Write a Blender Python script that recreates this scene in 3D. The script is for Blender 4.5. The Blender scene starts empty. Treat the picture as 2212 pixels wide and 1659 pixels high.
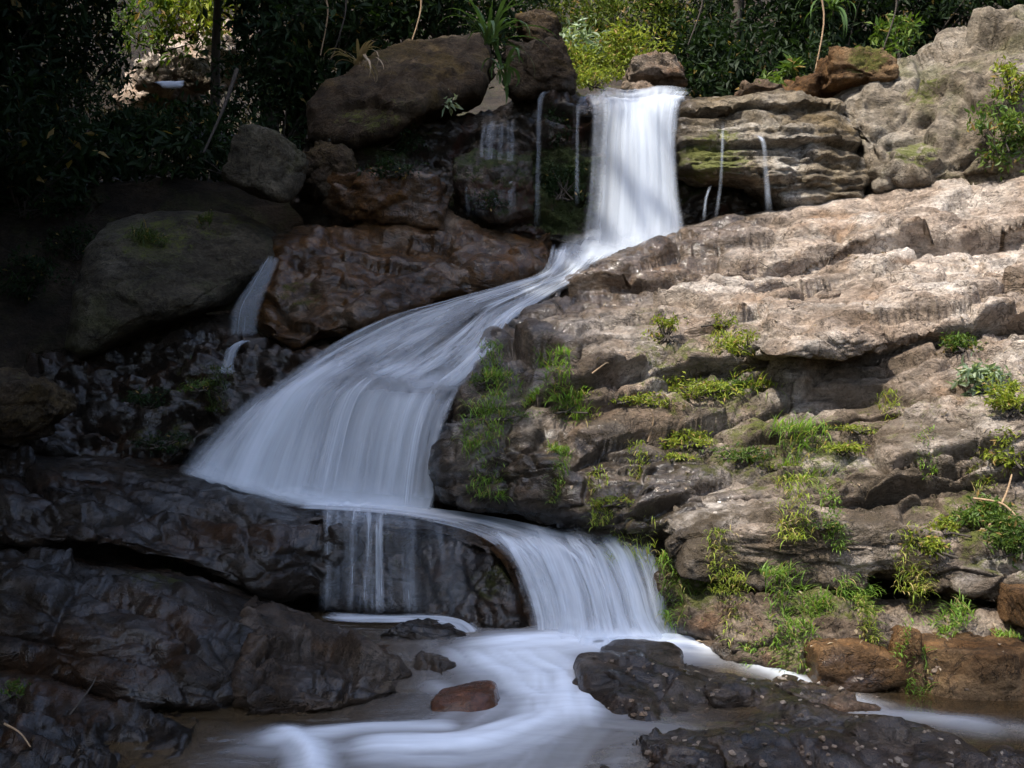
import bpy, bmesh, math, random
import numpy as np
from mathutils import Vector, Matrix

# ------------------------------------------------------------------ camera, sky, sun, exposure
SC = bpy.context.scene
COL = SC.collection
CAMZ, T = 1.5, 0.4245                      # eye height, tan(half horizontal field)
K = T / 1106.0
cam_d = bpy.data.cameras.new('camera')
cam = bpy.data.objects.new('camera', cam_d); COL.objects.link(cam)
cam.location = (0, 0, CAMZ); cam.rotation_euler = (math.radians(90), 0, 0)
cam_d.sensor_width = 36; cam_d.lens = 18 / T; cam_d.clip_start = 0.05; cam_d.clip_end = 500
SC.camera = cam

SUN = Vector((-0.35, -0.36, 0.87)).normalized()      # towards the sun
wd = bpy.data.worlds.new('World'); SC.world = wd; wd.use_nodes = True
wn = wd.node_tree.nodes; wl = wd.node_tree.links
sky = wn.new('ShaderNodeTexSky'); sky.sky_type = 'NISHITA'; sky.sun_disc = False; sky.dust_density = 2.5; sky.ozone_density = 0.6; sky.air_density = 0.9
sky.sun_elevation = math.asin(SUN.z); sky.sun_rotation = math.atan2(SUN.x, SUN.y)
wn['Background'].inputs[1].default_value = 0.15
wl.new(sky.outputs[0], wn['Background'].inputs[0])
sd = bpy.data.lights.new('sun', 'SUN'); sd.energy = 2.3; sd.angle = math.radians(0.6); sd.color = (1.0, 0.95, 0.87)
so = bpy.data.objects.new('sun', sd); COL.objects.link(so)
so.rotation_euler = (-SUN).to_track_quat('-Z', 'Y').to_euler(); so.location = (0, 0, 30)
vs = SC.view_settings; vs.view_transform = 'Standard'; vs.look = 'None'; vs.exposure = 1.68; vs.gamma = 1.0
SC.render.engine = 'CYCLES'
cy = SC.cycles; cy.use_adaptive_sampling = True; cy.adaptive_threshold = 0.025; cy.max_bounces = 5; cy.diffuse_bounces = 2; cy.glossy_bounces = 2; cy.transparent_max_bounces = 24
cy.transmission_bounces = 4; cy.use_denoising = True; cy.caustics_reflective = False; cy.caustics_refractive = False

# ------------------------------------------------------------------ helpers
rnd = random.Random(7)
def P(px, py, Y): return np.array([(px - 1106) * K * Y, Y, CAMZ - (py - 829.5) * K * Y])
def PA(px, py, Y): return np.stack([(px - 1106) * K * Y, Y + 0 * px, CAMZ - (py - 829.5) * K * Y], -1)
def PZ(px, py, z):                          # the point of the level z that lies on that line of sight
    return P(px, py, (CAMZ - z) / ((py - 829.5) * K))

def _h(ix, iy, iz, s):
    h = (ix.astype(np.uint32) * np.uint32(374761393) + iy.astype(np.uint32) * np.uint32(668265263)
         + iz.astype(np.uint32) * np.uint32(2246822519) + np.uint32(s * 3266489917 & 0xffffffff))
    h = (h ^ (h >> np.uint32(13))) * np.uint32(1274126177)
    h = (h ^ (h >> np.uint32(15))) * np.uint32(2654435761)
    return ((h ^ (h >> np.uint32(16))) & np.uint32(0xffffff)).astype(np.float32) / 16777216.0
def vnoise(p, s=0):
    p = np.asarray(p, np.float32); i = np.floor(p); f = p - i; i = i.astype(np.int64)
    f = f * f * f * (f * (f * 6 - 15) + 10)
    x, y, z = i[..., 0], i[..., 1], i[..., 2]; fx, fy, fz = f[..., 0], f[..., 1], f[..., 2]
    r = 0
    for dx in (0, 1):
        wx = fx if dx else 1 - fx
        for dy in (0, 1):
            wy = fy if dy else 1 - fy
            for dz in (0, 1):
                r = r + wx * wy * (fz if dz else 1 - fz) * _h(x + dx, y + dy, z + dz, s)
    return r * 2 - 1
def fbm(p, o=5, s=0, g=0.5):
    p = np.asarray(p, np.float32); r = 0; a = 1; t = 0
    for k in range(o):
        r = r + a * vnoise(p * (2.03 ** k) + 17.3 * k, s + k); t += a; a *= g
    return r / t
def ridged(p, o=4, s=0):
    r = 0; a = 1; t = 0
    for k in range(o):
        r = r + a * (1 - 2 * np.abs(vnoise(np.asarray(p, np.float32) * (2.1 ** k) + 9.1 * k, s + k))); t += a; a *= 0.5
    return r / t
def facets(q, s=0, tilt=0.6):
    """broken stone: every cell of a jittered grid is a tilted plane; also the distance to the cell's edge"""
    q = np.asarray(q, np.float32); i = np.floor(q).astype(np.int64)
    b1 = np.full(q.shape[:-1], 1e9, np.float32); b2 = b1.copy(); val = np.zeros_like(b1)
    for dx in (-1, 0, 1):
        for dy in (-1, 0, 1):
            for dz in (-1, 0, 1):
                c = i + np.array([dx, dy, dz])
                hx = _h(c[..., 0], c[..., 1], c[..., 2], s); hy = _h(c[..., 0], c[..., 1], c[..., 2], s + 1)
                hz = _h(c[..., 0], c[..., 1], c[..., 2], s + 2)
                d = q - (c + np.stack([hx, hy, hz], -1))
                dd = (d * d).sum(-1)
                g = (np.stack([hy, hz, hx], -1) * 2 - 1)
                v = (hx * 2 - 1) * 0.7 + tilt * (g * d).sum(-1)
                m1 = dd < b1
                b2 = np.where(m1, b1, np.minimum(b2, dd)); val = np.where(m1, v, val); b1 = np.minimum(b1, dd)
    return val, np.sqrt(b2) - np.sqrt(b1)
def sst(a, b, x): t = np.clip((x - a) / (b - a), 0, 1); return t * t * (3 - 2 * t)

def rotz(v, a): c, s = math.cos(a), math.sin(a); return v @ np.array([[c, s, 0], [-s, c, 0], [0, 0, 1]])
def roty(v, a): c, s = math.cos(a), math.sin(a); return v @ np.array([[c, 0, -s], [0, 1, 0], [s, 0, c]])
def rotx(v, a): c, s = math.cos(a), math.sin(a); return v @ np.array([[1, 0, 0], [0, c, s], [0, -s, c]])

def mesh_np(name, V, F, smooth=True, attrs=None, uv=None):
    V = np.asarray(V, np.float32); F = np.asarray(F, np.int32); k = F.shape[1]
    me = bpy.data.meshes.new(name)
    me.vertices.add(len(V)); me.vertices.foreach_set('co', V.ravel())
    me.loops.add(F.size); me.loops.foreach_set('vertex_index', F.ravel())
    me.polygons.add(len(F)); me.polygons.foreach_set('loop_start', np.arange(len(F), dtype=np.int32) * k)
    me.polygons.foreach_set('use_smooth', np.full(len(F), smooth))
    for an, av in (attrs or {}).items():
        a = me.attributes.new(an, 'FLOAT', 'POINT'); a.data.foreach_set('value', np.asarray(av, np.float32).ravel())
    if uv is not None:
        u = me.uv_layers.new(name='UVMap'); u.data.foreach_set('uv', np.asarray(uv, np.float32)[F.ravel()].ravel())
    me.update(); me.validate()
    return me
def obj(name, V, F, mat, parent=None, base=None, smooth=True, attrs=None, uv=None):
    """one mesh object; its origin is put at the middle of its base"""
    V = np.asarray(V, np.float64)
    if base is None:
        lo, hi = V.min(0), V.max(0); base = np.array([(lo[0] + hi[0]) / 2, (lo[1] + hi[1]) / 2, lo[2]])
    o = bpy.data.objects.new(name, mesh_np(name, V - base, F, smooth, attrs, uv))
    COL.objects.link(o); o.location = base
    if mat: o.data.materials.append(mat)
    if parent:
        o.parent = parent; o.location = Vector(base) - parent.location
    return o
def empty(name, loc):
    o = bpy.data.objects.new(name, None); COL.objects.link(o); o.location = Vector(loc); o.empty_display_size = 0.1
    return o
def tag(o, label=None, cat=None, group=None, kind=None):
    if label: o['label'] = label
    if cat: o['category'] = cat
    if group: o['group'] = group
    if kind: o['kind'] = kind
    return o
def grid_faces(nv, nu):
    a = np.arange((nv - 1) * nu).reshape(nv - 1, nu)[:, :-1].ravel()
    return np.stack([a, a + 1, a + nu + 1, a + nu], 1)

# ------------------------------------------------------------------ materials
class NT:
    def __init__(s, name):
        s.m = bpy.data.materials.new(name); s.m.use_nodes = True; s.t = s.m.node_tree; s.n = s.t.nodes; s.l = s.t.links
        s.b = s.n['Principled BSDF']; s.out = s.n['Material Output']
    def node(s, t, **kw):
        n = s.n.new(t)
        for k, v in kw.items(): setattr(n, k, v)
        return n
    def put(s, v, sock):
        if isinstance(v, (int, float)): sock.default_value = v
        elif isinstance(v, (tuple, list)): sock.default_value = (*v, 1) if len(v) == 3 and sock.type == 'RGBA' else v
        else: s.l.new(v, sock)
    def math(s, op, a, b=0.0, c=None):
        n = s.node('ShaderNodeMath', operation=op); s.put(a, n.inputs[0]); s.put(b, n.inputs[1])
        if c is not None: s.put(c, n.inputs[2])
        return n.outputs[0]
    def pos(s): return s.node('ShaderNodeNewGeometry').outputs['Position']
    def vmap(s, vec, scale=(1, 1, 1), rot=(0, 0, 0), loc=(0, 0, 0)):
        n = s.node('ShaderNodeMapping'); s.put(vec, n.inputs[0]); n.inputs['Scale'].default_value = scale
        n.inputs['Rotation'].default_value = rot; n.inputs['Location'].default_value = loc
        return n.outputs[0]
    def noise(s, vec, scale, detail=4, rough=0.55, dist=0.0):
        n = s.node('ShaderNodeTexNoise'); s.put(vec, n.inputs['Vector']); n.inputs['Scale'].default_value = scale
        n.inputs['Detail'].default_value = detail; n.inputs['Roughness'].default_value = rough; n.inputs['Distortion'].default_value = dist
        return n.outputs['Fac']
    def ramp(s, f, stops):
        n = s.node('ShaderNodeValToRGB'); s.put(f, n.inputs[0]); e = n.color_ramp.elements
        while len(e) < len(stops): e.new(0.5)
        for k, (p, c) in enumerate(stops):
            e[k].position = p; e[k].color = (*c, 1) if isinstance(c, tuple) else (c, c, c, 1)
        return n.outputs[0]
    def rng(s, f, a, b, lo=0.0, hi=1.0):
        n = s.node('ShaderNodeMapRange', interpolation_type='SMOOTHSTEP'); s.put(f, n.inputs[0])
        for k, v in enumerate((a, b, lo, hi)): s.put(v, n.inputs[k + 1])
        return n.outputs[0]
    def mix(s, f, a, b, mode='MIX'):
        n = s.node('ShaderNodeMix', data_type='RGBA', blend_type=mode)
        s.put(f, n.inputs[0]); s.put(a, n.inputs[6]); s.put(b, n.inputs[7]); return n.outputs[2]
    def attr(s, name): return s.node('ShaderNodeAttribute', attribute_name=name).outputs['Fac']
    def bump(s, h, strength, dist, nrm=None):
        n = s.node('ShaderNodeBump'); n.inputs['Strength'].default_value = strength; n.inputs['Distance'].default_value = dist
        s.put(h, n.inputs['Height'])
        if nrm is not None: s.put(nrm, n.inputs['Normal'])
        return n.outputs[0]

def rock_mat(name, a, b, c, stain=(0.30, 0.12, 0.035), stain_amt=0.35, wet=0.0, moss=0.0, mosscol=(0.075, 0.095, 0.018),
             band=0.5, tilt=0.18, off=0.0, bumpy=1.0):
    t = NT(name); p = t.vmap(t.pos(), loc=(off, off * 1.7, off * .6))
    n1 = t.noise(p, 1.5, 5, 0.62, 0.5)
    col = t.ramp(n1, [(0.32, a), (0.48, b), (0.66, c)])
    mid = t.noise(t.vmap(p, (1, 1, 1.8), (0, tilt, 0)), 5.5, 5, 0.65, 0.8)
    col = t.mix(0.9, col, t.ramp(mid, [(0.30, 0.40), (0.5, 1.0), (0.70, 1.6)]), 'MULTIPLY')
    bands = t.noise(t.vmap(p, (0.8, 0.8, 6.0), (0, tilt, 0)), 1.3, 5, 0.65, 0.9)
    col = t.mix(t.math('MULTIPLY', t.rng(bands, 0.44, 0.64), band), col, t.mix(1, col, (0.45, 0.42, 0.38), 'MULTIPLY'))
    st = t.rng(t.noise(t.vmap(p, (1, 1, 1.6), loc=(3, 1, 7)), 1.3, 5, 0.66, 0.9), 0.50, 0.68)
    col = t.mix(t.math('MULTIPLY', st, stain_amt), col, stain)
    sp = t.noise(p, 42, 3, 0.7)
    col = t.mix(0.8, col, t.ramp(sp, [(0.30, 0.60), (0.5, 1.0), (0.70, 1.40)]), 'MULTIPLY')
    crack = t.noise(p, 3.4, 4, 0.62, 1.0)
    ck = t.rng(t.math('ABSOLUTE', t.math('SUBTRACT', crack, 0.5)), 0.0, 0.016)
    col = t.mix(t.math('MULTIPLY', t.math('SUBTRACT', 1.0, ck), 0.5), col, (0.03, 0.024, 0.018))
    gr = t.math('MULTIPLY', t.attr('grime'), t.rng(t.noise(p, 2.6, 5, 0.7), 0.30, 0.62))
    col = t.mix(gr, col, t.mix(mid, (0.045, 0.034, 0.024), (0.15, 0.115, 0.075)))
    # moss: where it was laid on the stone, broken up by noise, thicker on what faces up
    mo = t.math('ADD', t.attr('moss'), moss)
    up = t.node('ShaderNodeSeparateXYZ'); t.l.new(t.node('ShaderNodeNewGeometry').outputs['Normal'], up.inputs[0])
    mn = t.math('ADD', t.noise(p, 9.0, 6, 0.85), t.math('MULTIPLY', up.outputs[2], 0.10))
    mf = t.math('MULTIPLY', t.rng(t.math('ADD', mn, t.math('SUBTRACT', t.math('MULTIPLY', mo, 0.36), 0.80)), -0.04, 0.12), 0.8)
    mc = t.mix(t.noise(p, 30, 3), mosscol, (mosscol[0] * 2.1, mosscol[1] * 1.8, mosscol[2] * 1.4))
    col = t.mix(mf, col, mc)
    w = t.math('MAXIMUM', t.attr('wet'), wet)
    w = t.math('MULTIPLY', w, t.rng(t.noise(p, 2.4, 3, 0.6), 0.2, 0.55, 0.65, 1.0))
    wd_ = t.math('MULTIPLY', w, t.math('SUBTRACT', 1.0, t.math('MULTIPLY', mf, 0.8)))
    col = t.mix(w, col, t.mix(1, col, (0.40, 0.38, 0.36), 'MULTIPLY'))
    t.l.new(col, t.b.inputs['Base Color'])
    t.put(t.rng(wd_, 0, 1, 0.9, 0.5), t.b.inputs['Roughness'])
    t.put(t.rng(wd_, 0, 1, 0.2, 0.12), t.b.inputs['Specular IOR Level'])
    pw = t.noise(t.vmap(p, (1, 1, 1.6), (0, tilt, 0)), 2.8, 5, 0.68)
    t.put(t.math('MULTIPLY', t.rng(wd_, 0.3, 1, 0.0, .9), t.rng(pw, .34, .54, .3, 1.0)), t.b.inputs['Coat Weight']); t.put(t.rng(pw, .38, .58, .22, .06), t.b.inputs['Coat Roughness']); t.b.inputs['Coat IOR'].default_value = 1.45
    h1 = t.math('ADD', t.noise(p, 15, 6, 0.74, 0.3), t.math('MULTIPLY', ck, 0.15))
    h1 = t.math('ADD', h1, t.math('MULTIPLY', mid, 0.6))
    n = t.bump(h1, 1.0 * bumpy, 0.08)
    n = t.bump(sp, 0.5 * bumpy, 0.014, n)
    t.l.new(n, t.b.inputs['Normal'])
    wn_ = t.bump(t.math('ADD', t.noise(t.vmap(p, (1, 1, 1.8), (0, tilt, 0)), 3.6, 2.5, 0.5, 0.1), t.math('MULTIPLY', h1, .16)), 0.42 * bumpy, 0.15)
    t.l.new(wn_, t.b.inputs['Coat Normal'])
    return t.m

def leaf_mat(name, c1, c2, dry=(0.30, 0.20, 0.07), dry_amt=0.06, trans=0.35, rough=0.45):
    t = NT(name); g = t.node('ShaderNodeNewGeometry'); r = g.outputs['Random Per Island']
    col = t.mix(r, c1, c2)
    col = t.mix(t.rng(t.math('FRACT', t.math('MULTIPLY', r, 7.31)), 1 - dry_amt - 0.01, 1 - dry_amt + 0.01), col, dry)
    col = t.mix(0.6, col, t.ramp(t.noise(g.outputs['Position'], 2.3, 3), [(0.3, 0.55), (0.7, 1.4)]), 'MULTIPLY')
    t.l.new(col, t.b.inputs['Base Color']); t.b.inputs['Roughness'].default_value = rough
    t.b.inputs['Specular IOR Level'].default_value = 0.2
    tr = t.node('ShaderNodeBsdfTranslucent'); t.l.new(t.mix(1, col, (1.3, 1.4, 0.6), 'MULTIPLY'), tr.inputs[0])
    ms = t.node('ShaderNodeMixShader'); ms.inputs[0].default_value = trans
    t.l.new(t.b.outputs[0], ms.inputs[1]); t.l.new(tr.outputs[0], ms.inputs[2]); t.l.new(ms.outputs[0], t.out.inputs[0])
    return t.m

def bark_mat(name, c1, c2):
    t = NT(name); p = t.pos()
    n = t.noise(t.vmap(p, (6, 6, 1.2)), 3, 7, 0.65)
    t.l.new(t.mix(n, c1, c2), t.b.inputs['Base Color']); t.b.inputs['Roughness'].default_value = 0.9
    t.l.new(t.bump(n, 0.8, 0.03), t.b.inputs['Normal']); return t.m

def water_mat(name, fu, fv, lo, hi, amin, amax, col=(0.80, 0.86, 0.94), seed=0.0, dist=0.25):
    """falling or sliding white water: streaks run along the flow (v), thin places let the stone show through"""
    t = NT(name); uv = t.node('ShaderNodeUVMap').outputs[0]
    s1 = t.noise(t.vmap(uv, (fu, fv, 1), loc=(seed, seed * .7, seed)), 1.0, 5, 0.55, dist)
    s2 = t.noise(t.vmap(uv, (fu * 4.3, fv * 1.6, 1), loc=(seed + 4, seed, 0)), 1.0, 4, 0.6, dist)
    s3 = t.noise(t.vmap(uv, (fu * .25, fv * .5, 1), loc=(seed + 9, seed, 0)), 1.0, 3, 0.5)
    s = t.math('ADD', t.math('ADD', t.math('MULTIPLY', s1, 0.55), t.math('MULTIPLY', s2, 0.2)), t.math('MULTIPLY', s3, 0.25))
    a = t.rng(s, lo, hi, amin, amax)
    env = t.attr('a')
    a = t.math('MULTIPLY', a, env)
    a = t.math('MAXIMUM', a, t.math('MULTIPLY', t.attr('foam'), env))
    a = t.math('MINIMUM', a, 1.0)
    df = t.node('ShaderNodeBsdfDiffuse'); df.inputs[0].default_value = (*col, 1)
    tl = t.node('ShaderNodeBsdfTranslucent'); tl.inputs[0].default_value = (*col, 1)
    bp = t.bump(s, 0.25, 0.05); t.l.new(bp, df.inputs['Normal'])
    m1 = t.node('ShaderNodeMixShader'); m1.inputs[0].default_value = 0.35
    t.l.new(df.outputs[0], m1.inputs[1]); t.l.new(tl.outputs[0], m1.inputs[2])
    tp = t.node('ShaderNodeBsdfTransparent')
    m2 = t.node('ShaderNodeMixShader'); t.l.new(a, m2.inputs[0]); t.l.new(tp.outputs[0], m2.inputs[1]); t.l.new(m1.outputs[0], m2.inputs[2])
    t.l.new(m2.outputs[0], t.out.inputs[0]); return t.m

M = {}
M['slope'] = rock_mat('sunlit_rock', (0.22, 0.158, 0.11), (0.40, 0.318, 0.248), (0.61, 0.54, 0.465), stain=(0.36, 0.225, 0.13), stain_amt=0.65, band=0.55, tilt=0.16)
M['cliff'] = rock_mat('grey_cliff_rock', (0.13, 0.102, 0.068), (0.23, 0.19, 0.14), (0.34, 0.30, 0.24), stain=(0.13, 0.13, 0.05), stain_amt=0.5, band=0.35, tilt=-0.5, off=5, moss=0.12)
M['ledge'] = rock_mat('grey_brown_shelf_rock', (0.13, 0.098, 0.06), (0.25, 0.205, 0.145), (0.42, 0.38, 0.32), stain=(0.17, 0.11, 0.035), stain_amt=0.45, band=0.7, tilt=-0.03, off=9, moss=0.25)
M['wetdark'] = rock_mat('wet_dark_rock', (0.02, 0.012, 0.006), (0.042, 0.027, 0.015), (0.075, 0.06, 0.045), stain=(0.10, 0.042, 0.012), stain_amt=0.65, wet=0.9, band=0.5, tilt=-0.3, off=13, moss=0.08)
M['wetbrown'] = rock_mat('wet_brown_rock', (0.06, 0.03, 0.011), (0.15, 0.072, 0.022), (0.20, 0.15, 0.105), stain=(0.26, 0.11, 0.018), stain_amt=0.75, wet=0.8, band=0.4, tilt=-0.1, off=17, moss=0.12)
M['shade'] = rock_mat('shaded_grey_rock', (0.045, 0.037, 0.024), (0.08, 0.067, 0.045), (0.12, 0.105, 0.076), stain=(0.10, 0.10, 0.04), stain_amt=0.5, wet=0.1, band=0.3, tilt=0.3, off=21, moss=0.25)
M['wall'] = rock_mat('mossy_wall_rock', (0.035, 0.028, 0.02), (0.075, 0.055, 0.036), (0.12, 0.10, 0.08), stain=(0.13, 0.035, 0.015), stain_amt=0.6, wet=0.75, band=0.6, tilt=0.05, off=25, moss=0.42, mosscol=(0.035, 0.06, 0.014))
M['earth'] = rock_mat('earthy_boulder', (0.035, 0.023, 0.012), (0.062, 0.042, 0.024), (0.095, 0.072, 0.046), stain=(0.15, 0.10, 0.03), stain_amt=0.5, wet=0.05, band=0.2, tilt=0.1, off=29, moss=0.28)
M['orange'] = rock_mat('orange_brown_block', (0.11, 0.058, 0.024), (0.19, 0.105, 0.045), (0.26, 0.17, 0.09), stain=(0.25, 0.115, 0.035), stain_amt=0.6, wet=0.3, band=0.3, tilt=0.05, off=33, moss=0.1)
M['bank'] = rock_mat('brown_bank_rock', (0.12, 0.08, 0.05), (0.21, 0.155, 0.11), (0.31, 0.25, 0.19), stain=(0.26, 0.12, 0.05), stain_amt=0.5, wet=0.15, band=0.5, tilt=0.05, off=37, moss=0.22)
M['red'] = rock_mat('red_brown_boulder', (0.13, 0.05, 0.025), (0.20, 0.075, 0.035), (0.24, 0.10, 0.05), stain=(0.08, 0.06, 0.03), stain_amt=0.4, wet=0.85, band=0.1, off=41, bumpy=0.6)
M['river'] = rock_mat('river_rock', (0.05, 0.033, 0.02), (0.115, 0.08, 0.054), (0.22, 0.18, 0.145), stain=(0.17, 0.08, 0.025), stain_amt=0.6, wet=0.7, band=0.45, tilt=0.2, off=45)
M['soil'] = rock_mat('forest_soil', (0.014, 0.010, 0.006), (0.028, 0.02, 0.012), (0.05, 0.036, 0.022), stain=(0.05, 0.055, 0.015), stain_amt=0.6, band=0.1, off=49, moss=0.2)
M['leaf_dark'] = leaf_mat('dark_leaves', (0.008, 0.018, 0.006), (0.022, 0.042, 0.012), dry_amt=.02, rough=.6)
M['leaf_mid'] = leaf_mat('green_leaves', (0.05, 0.10, 0.02), (0.12, 0.17, 0.03))
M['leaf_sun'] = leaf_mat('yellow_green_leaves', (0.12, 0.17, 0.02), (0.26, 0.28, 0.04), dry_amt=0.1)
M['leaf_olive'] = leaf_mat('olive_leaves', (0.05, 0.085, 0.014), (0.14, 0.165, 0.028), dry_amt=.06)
M['leaf_pale'] = leaf_mat('pale_grey_leaves', (0.16, 0.22, 0.13), (0.34, 0.40, 0.27), dry_amt=0.03)
M['grass'] = leaf_mat('grass_blades', (0.10, 0.19, 0.03), (0.22, 0.33, 0.06), dry=(0.36, 0.29, 0.12), dry_amt=0.12, trans=0.4)
M['grass_shaded'] = leaf_mat('shaded_grass_blades', (0.03, 0.055, 0.012), (0.07, 0.10, 0.025), dry_amt=.1)  # darkened copy of the grass: the left bank's shade put into its colour
M['grass_y'] = leaf_mat('yellowish_grass_blades', (0.18, 0.25, 0.04), (0.34, 0.38, 0.07), dry=(0.42, 0.33, 0.14), dry_amt=0.2, trans=0.4)
M['strap'] = leaf_mat('strap_leaves', (0.04, 0.085, 0.03), (0.10, 0.16, 0.05), dry=(0.36, 0.26, 0.10), dry_amt=0.15, trans=0.3)
M['dry'] = leaf_mat('dry_leaves', (0.22, 0.16, 0.10), (0.38, 0.30, 0.21), dry_amt=0.0, trans=0.15, rough=0.8)
M['bark'] = bark_mat('dark_bark', (0.022, 0.017, 0.012), (0.07, 0.055, 0.04))
M['twig'] = bark_mat('dry_twig', (0.20, 0.12, 0.06), (0.42, 0.30, 0.18))

# ------------------------------------------------------------------ where the water runs (used for wet stone, built further down)
def crom(A, n):
    A = np.asarray(A, float); m = len(A); t = np.linspace(0, m - 1, n); i = np.clip(t.astype(int), 0, m - 2); f = (t - i)[:, None]
    f = f.reshape((-1,) + (1,) * (A.ndim - 1))
    p0 = A[np.maximum(i - 1, 0)]; p1 = A[i]; p2 = A[i + 1]; p3 = A[np.minimum(i + 2, m - 1)]
    return 0.5 * (2 * p1 + (p2 - p0) * f + (2 * p0 - 5 * p1 + 4 * p2 - p3) * f ** 2 + (3 * p1 - p0 - 3 * p2 + p3) * f ** 3)
def flow_grid(rows, nu, nv):
    R = np.array([crom([P(*q) for q in r], nu) for r in rows])
    return crom(R, nv)                     # nv, nu, 3
FLOW = {}
FLOW['upper'] = flow_grid([
    [(1246, 218, 11.15), (1305, 208, 11.1), (1365, 212, 11.2), (1430, 203, 11.1), (1500, 211, 11.15)],
    [(1266, 226, 10.9), (1315, 214, 10.86), (1366, 219, 10.92), (1425, 209, 10.86), (1480, 217, 10.9)],
    [(1276, 254, 10.66), (1320, 240, 10.62), (1366, 246, 10.66), (1420, 234, 10.62), (1464, 244, 10.66)],
    [(1272, 320, 10.55), (1366, 312, 10.52), (1460, 316, 10.55)],
    [(1266, 420, 10.48), (1366, 415, 10.44), (1466, 415, 10.48)],
    [(1252, 530, 10.35), (1360, 525, 10.3), (1478, 515, 10.35)],
    [(1235, 575, 10.2), (1340, 570, 10.15), (1440, 560, 10.2)]], 60, 120)
FLOW['middle'] = flow_grid([
    [(1190, 535, 10.15), (1250, 535, 10.2), (1330, 545, 10.15)],
    [(1168, 600, 9.85), (1215, 592, 9.85), (1275, 585, 9.85)],
    [(1090, 628, 9.55), (1130, 630, 9.48), (1185, 640, 9.42)],
    [(965, 662, 9.32), (1035, 668, 9.15), (1110, 690, 9.0)],
    [(830, 700, 9.1), (950, 722, 8.82), (1068, 758, 8.62)],
    [(700, 766, 8.85), (860, 782, 8.52), (1030, 812, 8.34)],
    [(605, 836, 8.6), (770, 830, 8.28), (985, 866, 8.14)],
    [(520, 888, 8.42), (730, 880, 8.16), (962, 930, 8.02)],
    [(440, 960, 8.26), (700, 980, 8.02), (945, 1015, 7.94)],
    [(385, 1030, 8.12), (670, 1098, 7.88), (936, 1112, 7.9)]], 150, 220)
FLOW['ledge'] = flow_grid([
    [(640, 1096, 7.62), (655, 1087, 7.82), (670, 1080, 8.0)],
    [(780, 1106, 7.5), (800, 1094, 7.76), (815, 1086, 8.0)],
    [(900, 1120, 7.36), (925, 1110, 7.64), (940, 1098, 7.95)],
    [(1010, 1148, 7.2), (1045, 1132, 7.42), (1080, 1118, 7.7)],
    [(1075, 1185, 7.08), (1140, 1168, 7.24), (1200, 1142, 7.5)],
    [(1110, 1225, 7.0), (1210, 1195, 7.12), (1330, 1165, 7.4)]], 60, 130)
FLOW['lower'] = flow_grid([
    [(1030, 1140, 7.3), (1160, 1160, 7.25), (1290, 1168, 7.25), (1400, 1190, 7.3)],
    [(1072, 1182, 7.06), (1190, 1196, 7.02), (1300, 1198, 7.02), (1402, 1210, 7.1)],
    [(1105, 1226, 6.96), (1225, 1222, 6.9), (1320, 1224, 6.9), (1410, 1236, 6.98)],
    [(1135, 1300, 6.88), (1255, 1290, 6.8), (1345, 1288, 6.78), (1424, 1300, 6.86)],
    [(1148, 1370, 6.8), (1268, 1360, 6.7), (1362, 1355, 6.68), (1440, 1368, 6.76)],
    [(1120, 1425, 6.62), (1268, 1415, 6.5), (1385, 1408, 6.48), (1480, 1415, 6.58)]], 100, 120)
FLOW['veil'] = flow_grid([
    [(690, 1096, 7.56), (800, 1106, 7.46), (910, 1120, 7.34), (1010, 1146, 7.2)],
    [(690, 1112, 7.40), (800, 1122, 7.32), (910, 1140, 7.2), (1020, 1170, 7.06)],
    [(692, 1150, 7.32), (800, 1160, 7.24), (912, 1180, 7.12), (1030, 1215, 6.98)],
    [(694, 1230, 7.28), (800, 1240, 7.2), (914, 1255, 7.08), (1040, 1290, 6.94)],
    [(690, 1322, 7.2), (800, 1330, 7.12), (920, 1336, 7.0), (1050, 1372, 6.86)]], 90, 70)
FLOW['runnel'] = flow_grid([
    [(690, 1338, 7.06), (700, 1330, 7.1), (705, 1322, 7.16)],
    [(770, 1345, 6.96), (800, 1337, 7.0), (820, 1328, 7.06)],
    [(860, 1345, 6.9), (900, 1338, 6.98), (930, 1326, 7.06)],
    [(945, 1350, 6.84), (975, 1342, 6.9), (1000, 1335, 6.98)],
    [(985, 1372, 6.72), (1010, 1362, 6.76), (1036, 1358, 6.82)],
    [(1008, 1402, 6.6), (1028, 1396, 6.62), (1052, 1394, 6.7)],
    [(1012, 1440, 6.44), (1034, 1436, 6.44), (1062, 1432, 6.5)]], 30, 90)
FLOW['sidefall'] = flow_grid([
    [(572, 556, 9.32), (590, 550, 9.32), (606, 560, 9.32)],
    [(535, 612, 9.16), (560, 608, 9.14), (586, 612, 9.16)],
    [(500, 668, 9.04), (530, 664, 9.0), (565, 668, 9.04)],
    [(492, 730, 8.98), (520, 728, 8.94), (556, 728, 8.98)]], 24, 60)
FLOW['sidefall2'] = flow_grid([
    [(520, 742, 8.9), (530, 734, 8.9), (545, 736, 8.9)],
    [(490, 752, 8.8), (505, 748, 8.78), (520, 750, 8.8)],
    [(478, 790, 8.74), (490, 790, 8.72), (506, 790, 8.74)],
    [(460, 806, 8.68), (488, 808, 8.66), (515, 806, 8.68)]], 16, 40)
WETP = np.concatenate([g[::9, ::9].reshape(-1, 3) for g in FLOW.values()])
WETP = np.concatenate([WETP, np.array([PZ(x, y, 0.0) for x in range(300, 1900, 90) for y in range(1440, 1660, 70)])])
from mathutils.kdtree import KDTree
_KD = KDTree(len(WETP))
for _k, _q in enumerate(WETP): _KD.insert((_q[0] * 1.1, _q[1], _q[2] * 1.2), _k)
_KD.balance()
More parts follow.
